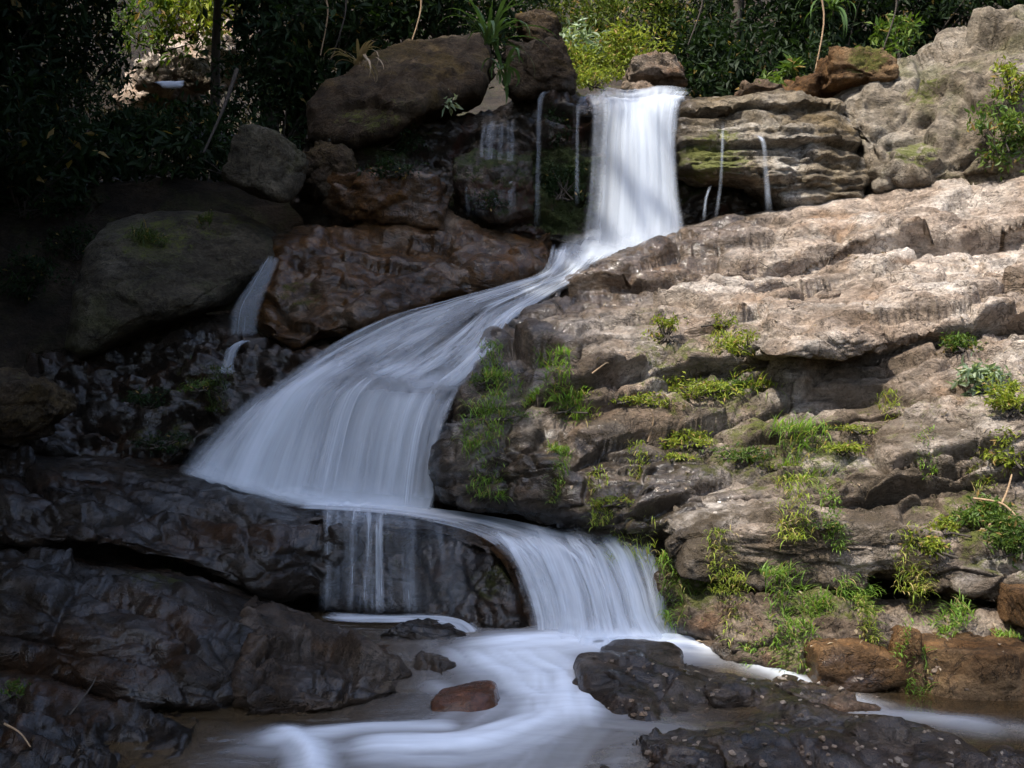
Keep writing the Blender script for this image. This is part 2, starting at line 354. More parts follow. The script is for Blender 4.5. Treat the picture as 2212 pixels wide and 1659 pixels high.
def wetness(V, r0=0.12, r1=0.6):
    f = _KD.find; d = np.array([f(q)[2] for q in (V * np.array([1.1, 1.0, 1.2])).tolist()])
    return 1 - sst(r0, r1, d)
def blobs(V, spec):
    m = np.zeros(len(V), np.float32)
    for (px, py, Y, r, k) in spec:
        c = P(px, py, Y); m = np.maximum(m, k * (1 - sst(0.35, 1.0, np.sqrt((((V - c) / np.array([r, r * 2.0, r * .7])) ** 2).sum(1)))))
    return m

# ------------------------------------------------------------------ rock builders
class TPS:
    def __init__(s, pts):
        A = np.asarray(pts, float); s.c = A[:, :2] / 400.0; n = len(A)
        r = np.linalg.norm(s.c[:, None] - s.c[None], axis=-1)
        Kk = np.where(r > 0, r * r * np.log(np.maximum(r, 1e-9)), 0) + 0.02 * np.eye(n)
        Q = np.c_[np.ones(n), s.c]; L = np.block([[Kk, Q], [Q.T, np.zeros((3, 3))]])
        s.w = np.linalg.solve(L, np.r_[A[:, 2], 0, 0, 0])
    def __call__(s, px, py):
        q = np.stack([np.ravel(px), np.ravel(py)], -1) / 400.0; out = np.zeros(len(q))
        for k in range(len(s.c)):
            r2 = ((q - s.c[k]) ** 2).sum(-1); out += s.w[k] * 0.5 * r2 * np.log(np.maximum(r2, 1e-12))
        out += s.w[-3] + q @ s.w[-2:]
        return out.reshape(np.shape(px))
def poly_sd(px, py, poly):
    """signed distance to the outline (inside positive) and the nearest outline point"""
    A = np.asarray(poly, float); B = np.roll(A, -1, 0)
    best = np.full(px.shape, 1e18); bx = np.zeros_like(px); by = np.zeros_like(px); ins = np.zeros(px.shape, bool)
    for (ax, ay), (cx, cy_) in zip(A, B):
        ex, ey = cx - ax, cy_ - ay
        t = np.clip(((px - ax) * ex + (py - ay) * ey) / (ex * ex + ey * ey), 0, 1)
        qx, qy = ax + t * ex, ay + t * ey; d = (px - qx) ** 2 + (py - qy) ** 2
        m = d < best; best = np.where(m, d, best); bx = np.where(m, qx, bx); by = np.where(m, qy, by)
        if ey != 0: ins ^= ((ay > py) != (cy_ > py)) & (px < (cx - ax) * (py - ay) / ey + ax)
    d = np.sqrt(best)
    return np.where(ins, d, -d), bx, by

def rough(V, N, seed, big, bigs, blk, blks, strat=(1.0, 1.0, 1.0), tilt=0.0, fine=0.02, crack=0.02, blk2=0.5, warp=0.22, wgt=1.0):
    """moves points along their normals: broad swells, broken tilted blocks of three sizes, cracks, fine grain"""
    W = V + warp * blks * np.stack([fbm(V / (blks * 0.9), 3, seed + 50), fbm(V / (blks * 0.9), 3, seed + 60), fbm(V / (blks * .9), 3, seed + 70)], -1)
    Q = roty(W, tilt) / (blks * np.array(strat))
    f1, e1 = facets(Q, seed + 1, 0.9); f2, e2 = facets(Q * 2.6 + 3.1, seed + 5, 1.0); f3, e3 = facets(Q * 6.3 + 7.7, seed + 8, 1.1)
    d = big * fbm(V / bigs, 4, seed) + wgt * blk * (f1 + blk2 * f2 + .42 * blk2 * f3)
    d -= wgt * crack * (np.exp(-(e1 / 0.06) ** 2) + 0.5 * np.exp(-(e2 / 0.08) ** 2))
    d += fine * (.45 * ridged(V / 0.2, 3, seed + 9) + 0.8 * fbm(V / 0.07, 4, seed + 12))
    return V + N * d[:, None]

def sheet(name, outline, ctrl, mat, step=4, margin=60, rw=50, rdep=0.25, skirt=1.8, seed=1, strata=None, parent=None, mossb=(), wet=True, wetr=(0.12, 0.6), grime=None, **kw):
    """a face of bedrock: outline and depths, rounded over at its rim and running back into the hill"""
    A = np.asarray(outline, float); x0, y0 = A.min(0) - margin; x1, y1 = A.max(0) + margin
    xs = np.arange(x0, x1, step); ys = np.arange(y0, y1, step); px, py = np.meshgrid(xs, ys)
    sd_, bx, by = poly_sd(px, py, A); ins = sd_ > 0
    qx = np.where(ins, px, bx); qy = np.where(ins, py, by)
    Y = TPS(ctrl)(qx, qy); t = np.clip(1 - np.maximum(sd_, 0) / rw, 0, 1)
    Y = Y + rdep * (1 - np.sqrt(np.maximum(1 - t * t * 0.98, 0)))
    W = PA(qx, qy, Y); back = np.where(ins, 0, -sd_) * K * Y
    W[..., 1] += back * skirt
    du = np.gradient(W, axis=1); dv = np.gradient(W, axis=0); N = np.cross(du, dv)
    N = np.where(ins[..., None], N, 0)
    # outward direction of the skirt: away from the outline
    ox = np.where(ins, 0, px - bx); oz = np.where(ins, 0, -(py - by)); l = np.maximum(np.hypot(ox, oz), 1e-6)
    N = N / np.maximum(np.linalg.norm(N, axis=-1, keepdims=True), 1e-9)
    N = np.where(N[..., 1:2] > 0, -N, N)
    S = np.stack([ox / l, -0.15 + 0 * ox, oz / l], -1)
    e = t[..., None] ** 3 * 0.7
    cx_, cy2 = px - bx, py - by; ll = np.maximum(np.hypot(cx_, cy2), 1e-6)
    S_in = np.stack([-cx_ / ll, 0 * ll, cy2 / ll], -1)
    N = np.where(ins[..., None], N * (1 - e) + S_in * e, S)
    N = N / np.maximum(np.linalg.norm(N, axis=-1, keepdims=True), 1e-9)
    for _ in range(3):
        N[1:-1, 1:-1] = (N[1:-1, 1:-1] * 2 + N[:-2, 1:-1] + N[2:, 1:-1] + N[1:-1, :-2] + N[1:-1, 2:]) / 6
    keep = sd_ > -margin
    V = W.reshape(-1, 3); Nf = N.reshape(-1, 3)
    def comb(Q, n):                        # takes the saw-teeth off steep step faces
        Q = Q.reshape(W.shape).copy()
        for _ in range(n): Q[:, 1:-1] = (Q[:, :-2] + 2 * Q[:, 1:-1] + Q[:, 2:]) / 4
        return Q.reshape(-1, 3)
    if strata is not None:
        V = comb(strata(V, Nf), 3)
    V = rough(V, Nf, seed, wgt=(1 - .65 * np.where(ins, t * t, 1)).ravel(), **kw); V = comb(V, 1)
    F = grid_faces(*px.shape); kv = keep.ravel(); F = F[kv[F].all(1)]
    used = np.unique(F); mp = np.zeros(len(V), int); mp[used] = np.arange(len(used)); V = V[used]; F = mp[F][:, ::-1]
    at = {}
    if wet: at['wet'] = wetness(V, *wetr)
    if mossb: at['moss'] = blobs(V, mossb)
    if grime: at['grime'] = grime(V)
    return obj(name, V, F, mat, parent, attrs=at)

_ICO = {}
def ico(n):
    if n not in _ICO:
        bm = bmesh.new(); bmesh.ops.create_icosphere(bm, subdivisions=n, radius=1)
        _ICO[n] = (np.array([v.co[:] for v in bm.verts]), np.array([[v.index for v in f.verts] for f in bm.faces])); bm.free()
    return _ICO[n]
def boulder(name, c, r, mat, seed=1, planes=14, sharp=14, sub=5, rot=(0, 0, 0), parent=None, big=0.06, blk=0.05, blks=0.35, fine=0.012, crack=0.015,
            strat=(1, 1, 0.6), tilt=0.0, lo=0.72, mossb=(), wet=True, wetr=(0.1, 0.45), moss=None, grime=None, blk2=.5):
    """a free stone: a ball cut by random planes, stretched to size, then worn and cracked"""
    D, F = ico(sub); rg = np.random.RandomState(seed * 13 + 5)
    n = rg.normal(size=(planes, 3)); n /= np.linalg.norm(n, axis=1)[:, None]; d = rg.uniform(lo, 1.0, planes)
    n = np.r_[n, np.eye(3), -np.eye(3)]; d = np.r_[d, np.full(6, 0.97)]
    s = np.maximum(D @ n.T, 1e-3) / d
    rad = 1.0 / (s ** sharp).sum(1) ** (1.0 / sharp)
    V = D * rad[:, None]
    V = V / np.abs(V).max(0)
    V = V * np.array(r); V = rotx(V, rot[0]); V = roty(V, rot[1]); V = rotz(V, rot[2])
    N = D / np.array(r); N = rotx(N, rot[0]); N = roty(N, rot[1]); N = rotz(N, rot[2]); N /= np.linalg.norm(N, axis=1)[:, None]
    m = min(1.0, max(r) / 0.5)
    V = rough(V + np.array(c), N, seed, big=big * m, bigs=max(r) * 0.8, blk=blk * m, blks=blks * max(m, .4), strat=strat, tilt=tilt, fine=fine * max(m, .45), crack=crack * m, blk2=blk2)
    at = {}
    if wet: at['wet'] = wetness(V, *wetr)
    if mossb: at['moss'] = blobs(V, mossb)
    if moss: at['moss'] = np.full(len(V), moss)
    if grime: at['grime'] = grime(V)
    return obj(name, V, F, mat, parent, attrs=at)
def brock(name, x0, y0, x1, y1, Y, depth, mat, label, **kw):
    """a free stone that fills that window of the view at distance Y"""
    c = P((x0 + x1) / 2, (y0 + y1) / 2, Y); r = ((x1 - x0) / 2 * K * Y, depth / 2, (y1 - y0) / 2 * K * Y)
    cat = kw.pop('cat', 'rock'); grp = kw.pop('group', None)
    o = boulder(name, c, r, mat, **kw)
    if label: tag(o, label, cat, grp)
    return o

# ------------------------------------------------------------------ the ground under everything
def ground_z(x, y):
    z = np.interp(y, [-30, 4, 6.4, 7.0, 8.2, 8.8, 10.6, 11.2, 11.8, 14, 18, 30, 60, 120], [-.9, -.7, -.45, -.3, .1, .7, 1.6, 2.6, 3.55, 3.8, 4.9, 8.6, 24, 60])
    left = np.maximum(0, -x - 3.6 - 0.12 * np.maximum(y - 6, 0)); right = np.maximum(0, x - 3.4 - 0.1 * np.maximum(y - 6, 0))
    gap = np.exp(-((x + 6.2 - 0.15 * (y - 14)) / 2.2) ** 2) * sst(10, 14, y)      # the upper stream comes down through here
    return z + 0.55 * left ** 1.1 * (1 - .5 * gap) + 0.6 * right ** 1.05 - 0.5 * gap
gx = np.r_[np.arange(-70, -12, 2.0), np.arange(-12, 12, 0.16), np.arange(12, 71, 2.0)]; gy = np.r_[np.arange(-30, 2, 2.0), np.arange(2, 26, 0.16), np.arange(26, 121, 3.0)]
GX, GY = np.meshgrid(gx, gy); GZ = ground_z(GX, GY); gv = np.stack([GX, GY, GZ], -1).reshape(-1, 3)
gv[:, 2] += 0.16 * fbm(gv / 0.9, 5, 3) + 0.5 * fbm(gv / 5.0, 3, 4) * sst(12, 16, gv[:, 1])
tag(obj('ground', gv, grid_faces(*GX.shape), M['soil'], base=np.zeros(3)), 'dark leaf-strewn soil of the shaded stream banks', kind='structure')
def gz(x, y): return float(ground_z(np.array(x, float), np.array(y, float)))

# ------------------------------------------------------------------ bedrock and big boulders
def slope_strata(V, N):
    """beds of stone dipping across the slope: each bed breaks off in a sharp edge, the next lies back under it"""
    Q = roty(V, 0.15); h = Q[:, 2] + 0.11 * fbm(V / 1.3, 4, 31) + 0.012 * fbm(V / .4, 2, 32)
    out = np.zeros(len(V))
    for per, amp, ph, sd2, w in ((0.80, 0.27, 0.35, 33, .06), (0.31, 0.085, 0.0, 37, .12), (0.10, 0.012, 0.3, 41, .25)):
        s = h / per + ph; k = np.floor(s); f = s - k; ki = k.astype(np.int64)
        cell = np.floor(V[:, 0] * .33 / per + V[:, 1] * .12 / per + _h(ki, ki * 0, ki * 0, sd2 + 2) * 9 + .35 * fbm(V / .5, 2, sd2)).astype(np.int64)
        a = amp * (0.08 + 1.15 * _h(ki, cell, ki * 0, sd2) ** 1.3)
        out += a * (sst(0.0, w, f) * (1 - .9 * f) - 0.3 - .5 * np.exp(-(np.minimum(f, 1 - f) / .05) ** 2))
    return V + np.array([0.04, -0.86, 0.50]) * out[:, None]
def slope_grime(V): return (1 - sst(.9, 2.3, V[:, 2] + .6 * fbm(V / .9, 3, 77))) * 1.0
SLOPE_CTRL = [(1165, 655, 9.35), (1300, 575, 9.85), (1500, 490, 10.25), (1850, 425, 10.4), (2300, 350, 9.9), (2300, 800, 7.5), (2300, 1330, 6.2), (1950, 1240, 6.6),
    (1700, 1205, 6.72), (1400, 1185, 6.9), (1250, 1150, 7.05), (935, 1085, 7.85), (940, 930, 8.0), (1020, 790, 8.4), (1060, 720, 8.8), (1150, 900, 7.65), (1150, 1050, 7.3),
    (1300, 800, 8.2), (1500, 700, 8.7), (1500, 950, 7.6), (1800, 600, 9.0), (1800, 800, 8.0), (1800, 1000, 7.2), (2050, 1000, 6.95), (2050, 600, 8.7), (2700, 300, 9.5), (2700, 800, 7.1), (2700, 1420, 5.8)]
slope = sheet('rock_slope', [(1165, 652), (1230, 610), (1300, 576), (1400, 522), (1480, 492), (1590, 470), (1700, 455), (1850, 425), (1990, 402), (2120, 383), (2300, 350), (2700, 300), (2700, 1420), (2300, 1330),
    (2100, 1290), (1960, 1250), (1800, 1215), (1700, 1205), (1620, 1212), (1400, 1185), (1250, 1150), (1100, 1115), (940, 1088), (932, 1010), (948, 930), (985, 860), (1022, 790), (1062, 720)],
    SLOPE_CTRL, M['slope'], step=2.7, margin=70, rw=60, rdep=0.3, seed=11, strata=slope_strata, big=0.08, bigs=1.0, blk=0.13, blks=0.75, strat=(1.6, 1.2, 0.65), tilt=0.22, fine=0.007, crack=0.05, blk2=.38, grime=slope_grime,
    wetr=(0.4, 1.35), mossb=[(1500, 810, 8.0, .75, .75), (1600, 950, 7.5, .8, .7), (1100, 850, 7.8, .55, .6), (1750, 980, 7.3, .6, .7), (1350, 1130, 7.0, .5, .65), (2150, 850, 7.4, .5, .6), (1950, 900, 7.5, .5, .5),
    (1800, 1110, 6.9, .5, .5), (1400, 690, 8.7, .35, .5), (1050, 1000, 7.6, .4, .5), (1600, 740, 8.5, .4, .6), (2150, 1150, 6.6, .6, .75)])
tag(slope, 'broad layered rock slope, pinkish grey in the sun, beside the falls', 'rock slope')
def ledge(x0, y0, x1, y1, Y, depth, seed, mat='slope', rot=(0, 0, 0), parent=slope, **kw):
    c = P((x0 + x1) / 2, (y0 + y1) / 2, Y); r = ((x1 - x0) / 2 * K * Y, depth / 2, (y1 - y0) / 2 * K * Y)
    kw = {**dict(planes=14, sharp=30, sub=6, big=0.04, blk=0.06, blks=0.42, strat=(1.8, 1.2, .5), lo=.66, grime=slope_grime, fine=.008, blk2=.4), **kw}
    return boulder('ledge', c, r, M[mat], seed=seed, rot=rot, parent=parent, **kw)
ledge(1610, 672, 1865, 768, 8.12, .9, 71, rot=(0.25, -0.2, 0.1), planes=10, lo=.72)
ledge(1440, 1070, 1975, 1222, 7.02, 1.0, 73, rot=(0.1, 0.03, 0.05), planes=8, lo=.82)

cliff = sheet('rock_cliff', [(1795, 240), (1830, 190), (1900, 152), (1985, 122), (2050, 72), (2120, 45), (2212, 28), (2330, 0), (2700, -90), (2700, 380), (2330, 420), (2120, 405), (1960, 410), (1880, 432), (1850, 330)],
    [(1795, 240, 10.9), (1985, 122, 11.3), (2212, 28, 11.6), (2330, 0, 11.6), (2330, 420, 9.9), (2120, 405, 10.1), (1960, 410, 10.3), (1880, 432, 10.4), (1980, 280, 10.6), (2200, 230, 10.3), (2700, -90, 11.3), (2700, 380, 9.4)],
    M['cliff'], step=4, margin=60, rw=50, rdep=0.35, seed=21, big=0.18, bigs=1.0, blk=0.16, blks=0.8, strat=(1.2, 1, .9), tilt=.5, fine=0.012, crack=0.07,
    mossb=[(2000, 190, 10.7, .3, .8), (1980, 330, 10.4, .35, .75), (2170, 250, 10.2, .4, .6)])
tag(cliff, 'big smooth grey-green rock face at the top of the sunlit slope', 'rock')
wall = sheet('rock_wall', [(660, 300), (760, 255), (900, 240), (1050, 245), (1120, 205), (1180, 196), (1260, 212), (1480, 213), (1700, 290), (1740, 480), (1500, 530), (1300, 560), (1180, 530), (1000, 505), (700, 510), (630, 440)],
    [(660, 300, 11.0), (900, 240, 11.2), (1180, 200, 11.1), (1480, 215, 11.25), (1700, 300, 11.3), (1740, 480, 11.2), (1500, 530, 10.9), (1300, 560, 10.7), (1000, 505, 10.5), (700, 510, 10.5), (1000, 400, 10.95), (1220, 350, 10.85), (1370, 350, 10.95)],
    M['wall'], step=4, margin=50, rw=30, rdep=0.2, seed=23, big=0.1, bigs=.6, blk=0.12, blks=0.34, strat=(1.4, 1, .6), fine=0.02, crack=0.03,
    mossb=[(1210, 360, 10.8, .55, .9), (1210, 450, 10.7, .5, .9), (1060, 440, 10.8, .4, .7), (820, 290, 10.9, .6, .7), (1480, 400, 10.9, .3, .5)])
tag(wall, 'dark mossy rock wall dripping with water behind the top waterfall', 'rock wall')
def shelf_strata(V, N):
    h = roty(V, .04)[:, 2] + .05 * fbm(V / .5, 3, 131) + .012 * fbm(V / .12, 3, 132); out = np.zeros(len(V))
    for per, amp, sd2, w in ((.36, .26, 133, .10), (.13, .07, 137, .15)):
        s = h / per + .35; k = np.floor(s); f = s - k; ki = k.astype(np.int64); cell = np.floor(V[:, 0] * .5 / per + .4 * fbm(V / .4, 2, sd2)).astype(np.int64)
        out += amp * (.25 + _h(ki, cell, ki * 0, sd2)) * (sst(0, w, f) * (1 - .8 * f) - .3)
    return V + np.array([0, -.95, .2]) * out[:, None]
o = sheet('rock_shelf', [(1450, 268), (1474, 224), (1560, 207), (1700, 212), (1800, 230), (1862, 300), (1888, 400), (1862, 436), (1770, 455), (1690, 458), (1672, 425), (1600, 402), (1500, 394), (1456, 376)],
    [(1450, 268, 10.7), (1560, 207, 11.0), (1800, 230, 10.95), (1888, 400, 10.6), (1862, 436, 10.5), (1690, 458, 10.45), (1600, 402, 10.45), (1456, 376, 10.55), (1550, 310, 10.4), (1750, 340, 10.4), (1650, 300, 10.45)],
    M['ledge'], step=3, margin=70, rw=28, rdep=.25, seed=31, strata=shelf_strata, big=.08, bigs=.5, blk=.05, blks=.4, strat=(2, 1, .5), fine=.009, crack=.03, wetr=(.06, .35), mossb=[(1530, 350, 10.4, .5, .95), (1560, 300, 10.4, .3, .6)])
tag(o, 'layered grey-brown rock shelf with a mossy underside beside the top waterfall', 'rock')
o = brock('boulder', 1352, 122, 1484, 212, 11.9, 0.8, M['bank'], 'rounded tan-topped boulder behind the lip of the top waterfall', seed=34, planes=16, lo=.8, wet=False)
o = brock('boulder', 1360, 182, 1420, 216, 11.5, 0.4, M['bank'], 'small low stone just at the lip in front of the tan-topped boulder', seed=35, sub=4, wet=False)
o = brock('boulder', 1775, 122, 1910, 215, 11.5, 0.8, M['orange'], 'orange block with a cap of olive moss above the shelf', seed=36, planes=8, sharp=20, lo=.8, wet=False, mossb=[(1860, 140, 11.3, .35, 1.0)])
o = brock('boulder', 1590, 178, 1690, 222, 11.6, 0.5, M['bank'], 'low brown stone half hidden by leaves behind the shelf', seed=37, sub=4, wet=False)
o = brock('boulder', 1690, 165, 1780, 222, 11.7, 0.5, M['orange'], 'small orange-brown stone between leaves and mossy block', seed=38, sub=4, wet=False)
o = sheet('boulder', [(672, 300), (666, 225), (715, 172), (800, 132), (880, 96), (960, 80), (1032, 88), (1056, 140), (1032, 200), (930, 238), (850, 292), (760, 315)],
    [(672, 300, 10.9), (666, 225, 11.0), (800, 132, 11.5), (960, 80, 11.7), (1032, 88, 11.6), (1056, 140, 11.3), (1032, 200, 10.9), (930, 238, 10.7), (850, 292, 10.55), (760, 315, 10.6), (850, 190, 10.75)],
    M['earth'], step=5, margin=60, rw=45, rdep=.3, seed=39, big=.16, bigs=.7, blk=.05, blks=.5, fine=.02, crack=.02, wet=False, mossb=[(860, 270, 10.6, .5, .45), (760, 240, 10.8, .3, .35)])
tag(o, 'huge earth-brown boulder under hanging plants in the shade', 'boulder')
o = brock('boulder', 1090, 90, 1245, 225, 11.3, 0.9, M['earth'], 'dim grey-brown rock beside the strap-leaved plant', seed=40, lo=.78)
o = brock('boulder', 1130, 10, 1215, 150, 11.8, 0.6, M['earth'], 'leaning pillar of grey rock at the top edge of the bank', seed=41, rot=(0, -0.35, 0), lo=.8)
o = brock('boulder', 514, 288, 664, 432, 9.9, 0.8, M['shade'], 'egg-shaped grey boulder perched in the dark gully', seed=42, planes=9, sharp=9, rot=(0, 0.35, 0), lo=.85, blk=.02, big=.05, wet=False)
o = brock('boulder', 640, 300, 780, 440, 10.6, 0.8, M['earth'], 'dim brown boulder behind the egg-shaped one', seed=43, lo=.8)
o = brock('boulder', 700, 370, 960, 520, 10.55, 0.9, M['wetbrown'], 'rust-red wet block at the foot of the mossy wall', seed=44, planes=9, sharp=20, lo=.8)
o = brock('boulder', 980, 330, 1150, 500, 10.65, 0.7, M['wall'], 'stepped black block with a thin veil of water over it', seed=45, planes=9, sharp=20, lo=.8, moss=.35)
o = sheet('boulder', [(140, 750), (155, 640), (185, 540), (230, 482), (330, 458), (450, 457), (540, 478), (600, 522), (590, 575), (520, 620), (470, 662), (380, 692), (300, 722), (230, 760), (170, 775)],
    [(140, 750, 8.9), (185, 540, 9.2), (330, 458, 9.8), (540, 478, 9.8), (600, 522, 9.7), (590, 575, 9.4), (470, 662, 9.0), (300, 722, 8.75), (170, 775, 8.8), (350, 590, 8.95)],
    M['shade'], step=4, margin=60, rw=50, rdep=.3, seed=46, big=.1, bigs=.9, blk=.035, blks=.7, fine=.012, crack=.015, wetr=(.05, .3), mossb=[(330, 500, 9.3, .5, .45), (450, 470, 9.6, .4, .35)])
tag(o, 'massive dull grey boulder with grass on top in the shade', 'boulder')
o = sheet('rock_ledge', [(585, 525), (700, 505), (840, 490), (960, 468), (1040, 485), (1190, 498), (1198, 540), (1182, 592), (1090, 626), (960, 655), (900, 690), (800, 706), (700, 735), (650, 760), (570, 740), (555, 700), (575, 620)],
    [(585, 525, 9.75), (840, 490, 10.1), (960, 468, 10.2), (1190, 498, 10.35), (1182, 592, 9.95), (1090, 626, 9.65), (900, 690, 9.2), (700, 735, 8.95), (570, 740, 9.0), (575, 620, 9.35), (750, 600, 9.45), (950, 560, 9.75), (1100, 560, 9.95)],
    M['wetbrown'], step=4, margin=50, rw=35, rdep=.22, seed=47, big=.17, bigs=.55, blk=.10, blks=.6, strat=(1.5, 1, .7), tilt=-.1, fine=.006, crack=.04, blk2=.3, wetr=(.1, .5), mossb=[(640, 640, 9.3, .3, .6)])
tag(o, 'glistening rust-brown rock ledges between the grey boulder and the falls', 'rock')
o = sheet('rock_bank', [(60, 770), (300, 715), (480, 690), (600, 745), (760, 745), (560, 870), (440, 960), (360, 1030), (200, 1020), (60, 1000)],
    [(60, 770, 9.0), (300, 715, 9.2), (600, 745, 9.05), (760, 745, 9.05), (560, 870, 8.7), (440, 960, 8.5), (360, 1030, 8.3), (60, 1000, 8.3), (300, 880, 8.7)],
    M['wetdark'], step=5, margin=50, rw=40, rdep=.2, seed=48, big=.16, bigs=.5, blk=.12, blks=.4, strat=(1.5, 1, .6), fine=.025, crack=.03, mossb=[(430, 820, 8.7, .4, .7), (350, 930, 8.5, .4, .6)])
tag(o, 'black overgrown rock hollow under the massive grey boulder', 'rock')
o = brock('boulder', -60, 808, 124, 940, 7.7, 0.8, M['earth'], 'rounded brown boulder at the edge of the picture above the long wet slab', seed=49, planes=12, lo=.82, wet=False)
o = sheet('rock_slab', [(-450, 962), (0, 968), (130, 986), (370, 1012), (560, 1062), (690, 1103), (790, 1126), (770, 1200), (705, 1312), (560, 1296), (400, 1235), (250, 1195), (0, 1175), (-450, 1160)],
    [(-450, 962, 7.6), (130, 986, 7.75), (370, 1018, 7.9), (690, 1100, 7.6), (790, 1118, 7.45), (770, 1200, 7.3), (705, 1312, 7.3), (400, 1235, 6.9), (0, 1175, 6.6), (-450, 1160, 6.5), (200, 1090, 6.95), (550, 1170, 7.15)],
    M['wetdark'], step=3.5, margin=60, rw=40, rdep=.3, seed=50, big=.12, bigs=.8, blk=.09, blks=.6, strat=(2.4, 1, .55), tilt=-.32, fine=.006, crack=.05, blk2=.28)
tag(o, 'long wet black slab sloping down to the foot of the middle cascade', 'rock')
o = sheet('rock_block', [(-450, 1160), (60, 1180), (200, 1215), (330, 1232), (520, 1292), (600, 1330), (560, 1400), (530, 1480), (510, 1556), (300, 1548), (100, 1460), (-450, 1400)],
    [(-450, 1160, 6.5), (200, 1215, 6.6), (520, 1292, 6.7), (600, 1330, 6.6), (530, 1480, 5.7), (510, 1556, 5.5), (300, 1548, 5.35), (100, 1460, 5.6), (-450, 1400, 5.7), (150, 1258, 6.0), (400, 1318, 6.0), (150, 1340, 5.75), (400, 1420, 5.72), (0, 1230, 6.1)],
    M['wetdark'], step=4, margin=60, rw=45, rdep=.25, seed=51, big=.10, bigs=.7, blk=.12, blks=.7, strat=(1.6, 1, .7), tilt=-.3, fine=.006, crack=.05, blk2=.25, wetr=(.05, .3), mossb=[(350, 1225, 6.5, .3, .6)])
tag(o, 'hulking dark brown block along the shaded side of the pool', 'rock')
o = sheet('rock_block', [(520, 1300), (640, 1335), (760, 1380), (860, 1418), (885, 1450), (872, 1505), (800, 1535), (680, 1556), (515, 1562), (500, 1500), (525, 1400)],
    [(520, 1300, 6.6), (640, 1335, 6.55), (860, 1418, 6.15), (885, 1450, 5.95), (872, 1505, 5.75), (680, 1556, 5.42), (515, 1562, 5.4), (560, 1365, 5.95), (540, 1420, 5.72), (720, 1415, 5.95), (720, 1470, 5.62)],
    M['river'], step=3.5, margin=50, rw=30, rdep=.2, seed=52, big=.06, bigs=.5, blk=.10, blks=.55, strat=(1, 1, .9), tilt=-.3, fine=.007, crack=.05, blk2=.3, wetr=(.05, .4))
tag(o, 'cracked grey block with a speckled face at the edge of the pool', 'rock')
o = sheet('rock_bank', [(-450, 1400), (100, 1458), (280, 1530), (420, 1572), (400, 1640), (200, 1720), (-450, 1760)],
    [(-450, 1400, 5.6), (100, 1458, 5.45), (280, 1530, 5.3), (420, 1572, 5.1), (400, 1640, 4.85), (200, 1720, 4.5), (-450, 1760, 4.4), (100, 1600, 4.85)],
    M['wetdark'], step=5, margin=40, rw=35, rdep=.15, seed=53, big=.1, bigs=.4, blk=.06, blks=.3, strat=(1.4, 1, .6), tilt=-.4, fine=.02, crack=.02)
tag(o, 'dark littered bank in the near corner beside the pool', 'rock')
# stone beneath the moving water
def under(key, grow, seed, mat, lab, back=.07, big=.05, blk=.05, **kw):
    g = FLOW[key]; u = np.linspace(-grow, 1 + grow, 110); v = np.linspace(0, 1, 150)
    nv, nu = g.shape[:2]; ui = np.clip(u, 0, 1) * (nu - 1); i = np.minimum(ui.astype(int), nu - 2); f = (ui - i)[None, :, None]
    vi = v * (nv - 1); j = np.minimum(vi.astype(int), nv - 2); h = (vi - j)[:, None, None]
    row = g[j] * (1 - h) + g[j + 1] * h; W = row[:, i] * (1 - f) + row[:, i + 1] * f
    ex = np.where(u < 0, u, np.where(u > 1, u - 1, 0))[None, :, None]; wdt = np.linalg.norm(row[:, -1] - row[:, 0], axis=1)[:, None, None]
    dirn = (row[:, -1] - row[:, 0]) / wdt[:, 0]; W = W + ex * wdt * dirn[:, None] + np.array([0, 1.0, -.4]) * np.abs(ex) * wdt * 0.9
    du = np.gradient(W, axis=1); dv = np.gradient(W, axis=0); N = np.cross(du, dv); N /= np.maximum(np.linalg.norm(N, axis=-1, keepdims=True), 1e-9)
    N = np.where((N[..., 1:2] * -1 + N[..., 2:3] * .6) < 0, -N, N)
    V = (W - N * back).reshape(-1, 3); V = rough(V, N.reshape(-1, 3), seed, big=big, bigs=.4, blk=blk, blks=.3, fine=.012, crack=.015, **kw)
    V -= N.reshape(-1, 3) * np.maximum(0, ((V - W.reshape(-1, 3)) * N.reshape(-1, 3)).sum(1) + 0.015)[:, None]
    o = obj('streambed_rock', V, grid_faces(150, 110), M[mat], attrs={'wet': np.ones(len(V))}); tag(o, lab, 'rock'); return o
under('middle', .06, 61, 'wetdark', 'wet dark rock seen through the middle cascade', back=.06)
under('ledge', .0, 62, 'river', 'smooth brown ledge under the water between middle and bottom falls', back=.06, big=.02, blk=.02)
under('lower', .05, 63, 'wetbrown', 'brown rock step behind the bottom right fall', back=.05)
o = sheet('rock_step', [(680, 1108), (800, 1114), (910, 1130), (1010, 1156), (1080, 1195), (1120, 1250), (1145, 1330), (1150, 1405), (1060, 1400), (1010, 1365), (900, 1340), (690, 1330)],
    [(680, 1108, 7.62), (910, 1130, 7.45), (1010, 1156, 7.25), (1080, 1195, 7.05), (1145, 1330, 6.9), (1150, 1405, 6.75), (1060, 1400, 6.75), (900, 1340, 7.12), (690, 1330, 7.32), (800, 1220, 7.32), (1030, 1260, 7.0), (1100, 1300, 6.88)],
    M['wetdark'], step=3.5, margin=50, rw=30, rdep=.2, seed=54, big=.04, bigs=.4, blk=.03, blks=.3, strat=(1, 1, 1.3), fine=.012, crack=.012, mossb=[(1050, 1260, 6.9, .25, .7), (830, 1200, 7.3, .4, .4)])
tag(o, 'dark mossy rock step behind the thin water veil', 'rock')
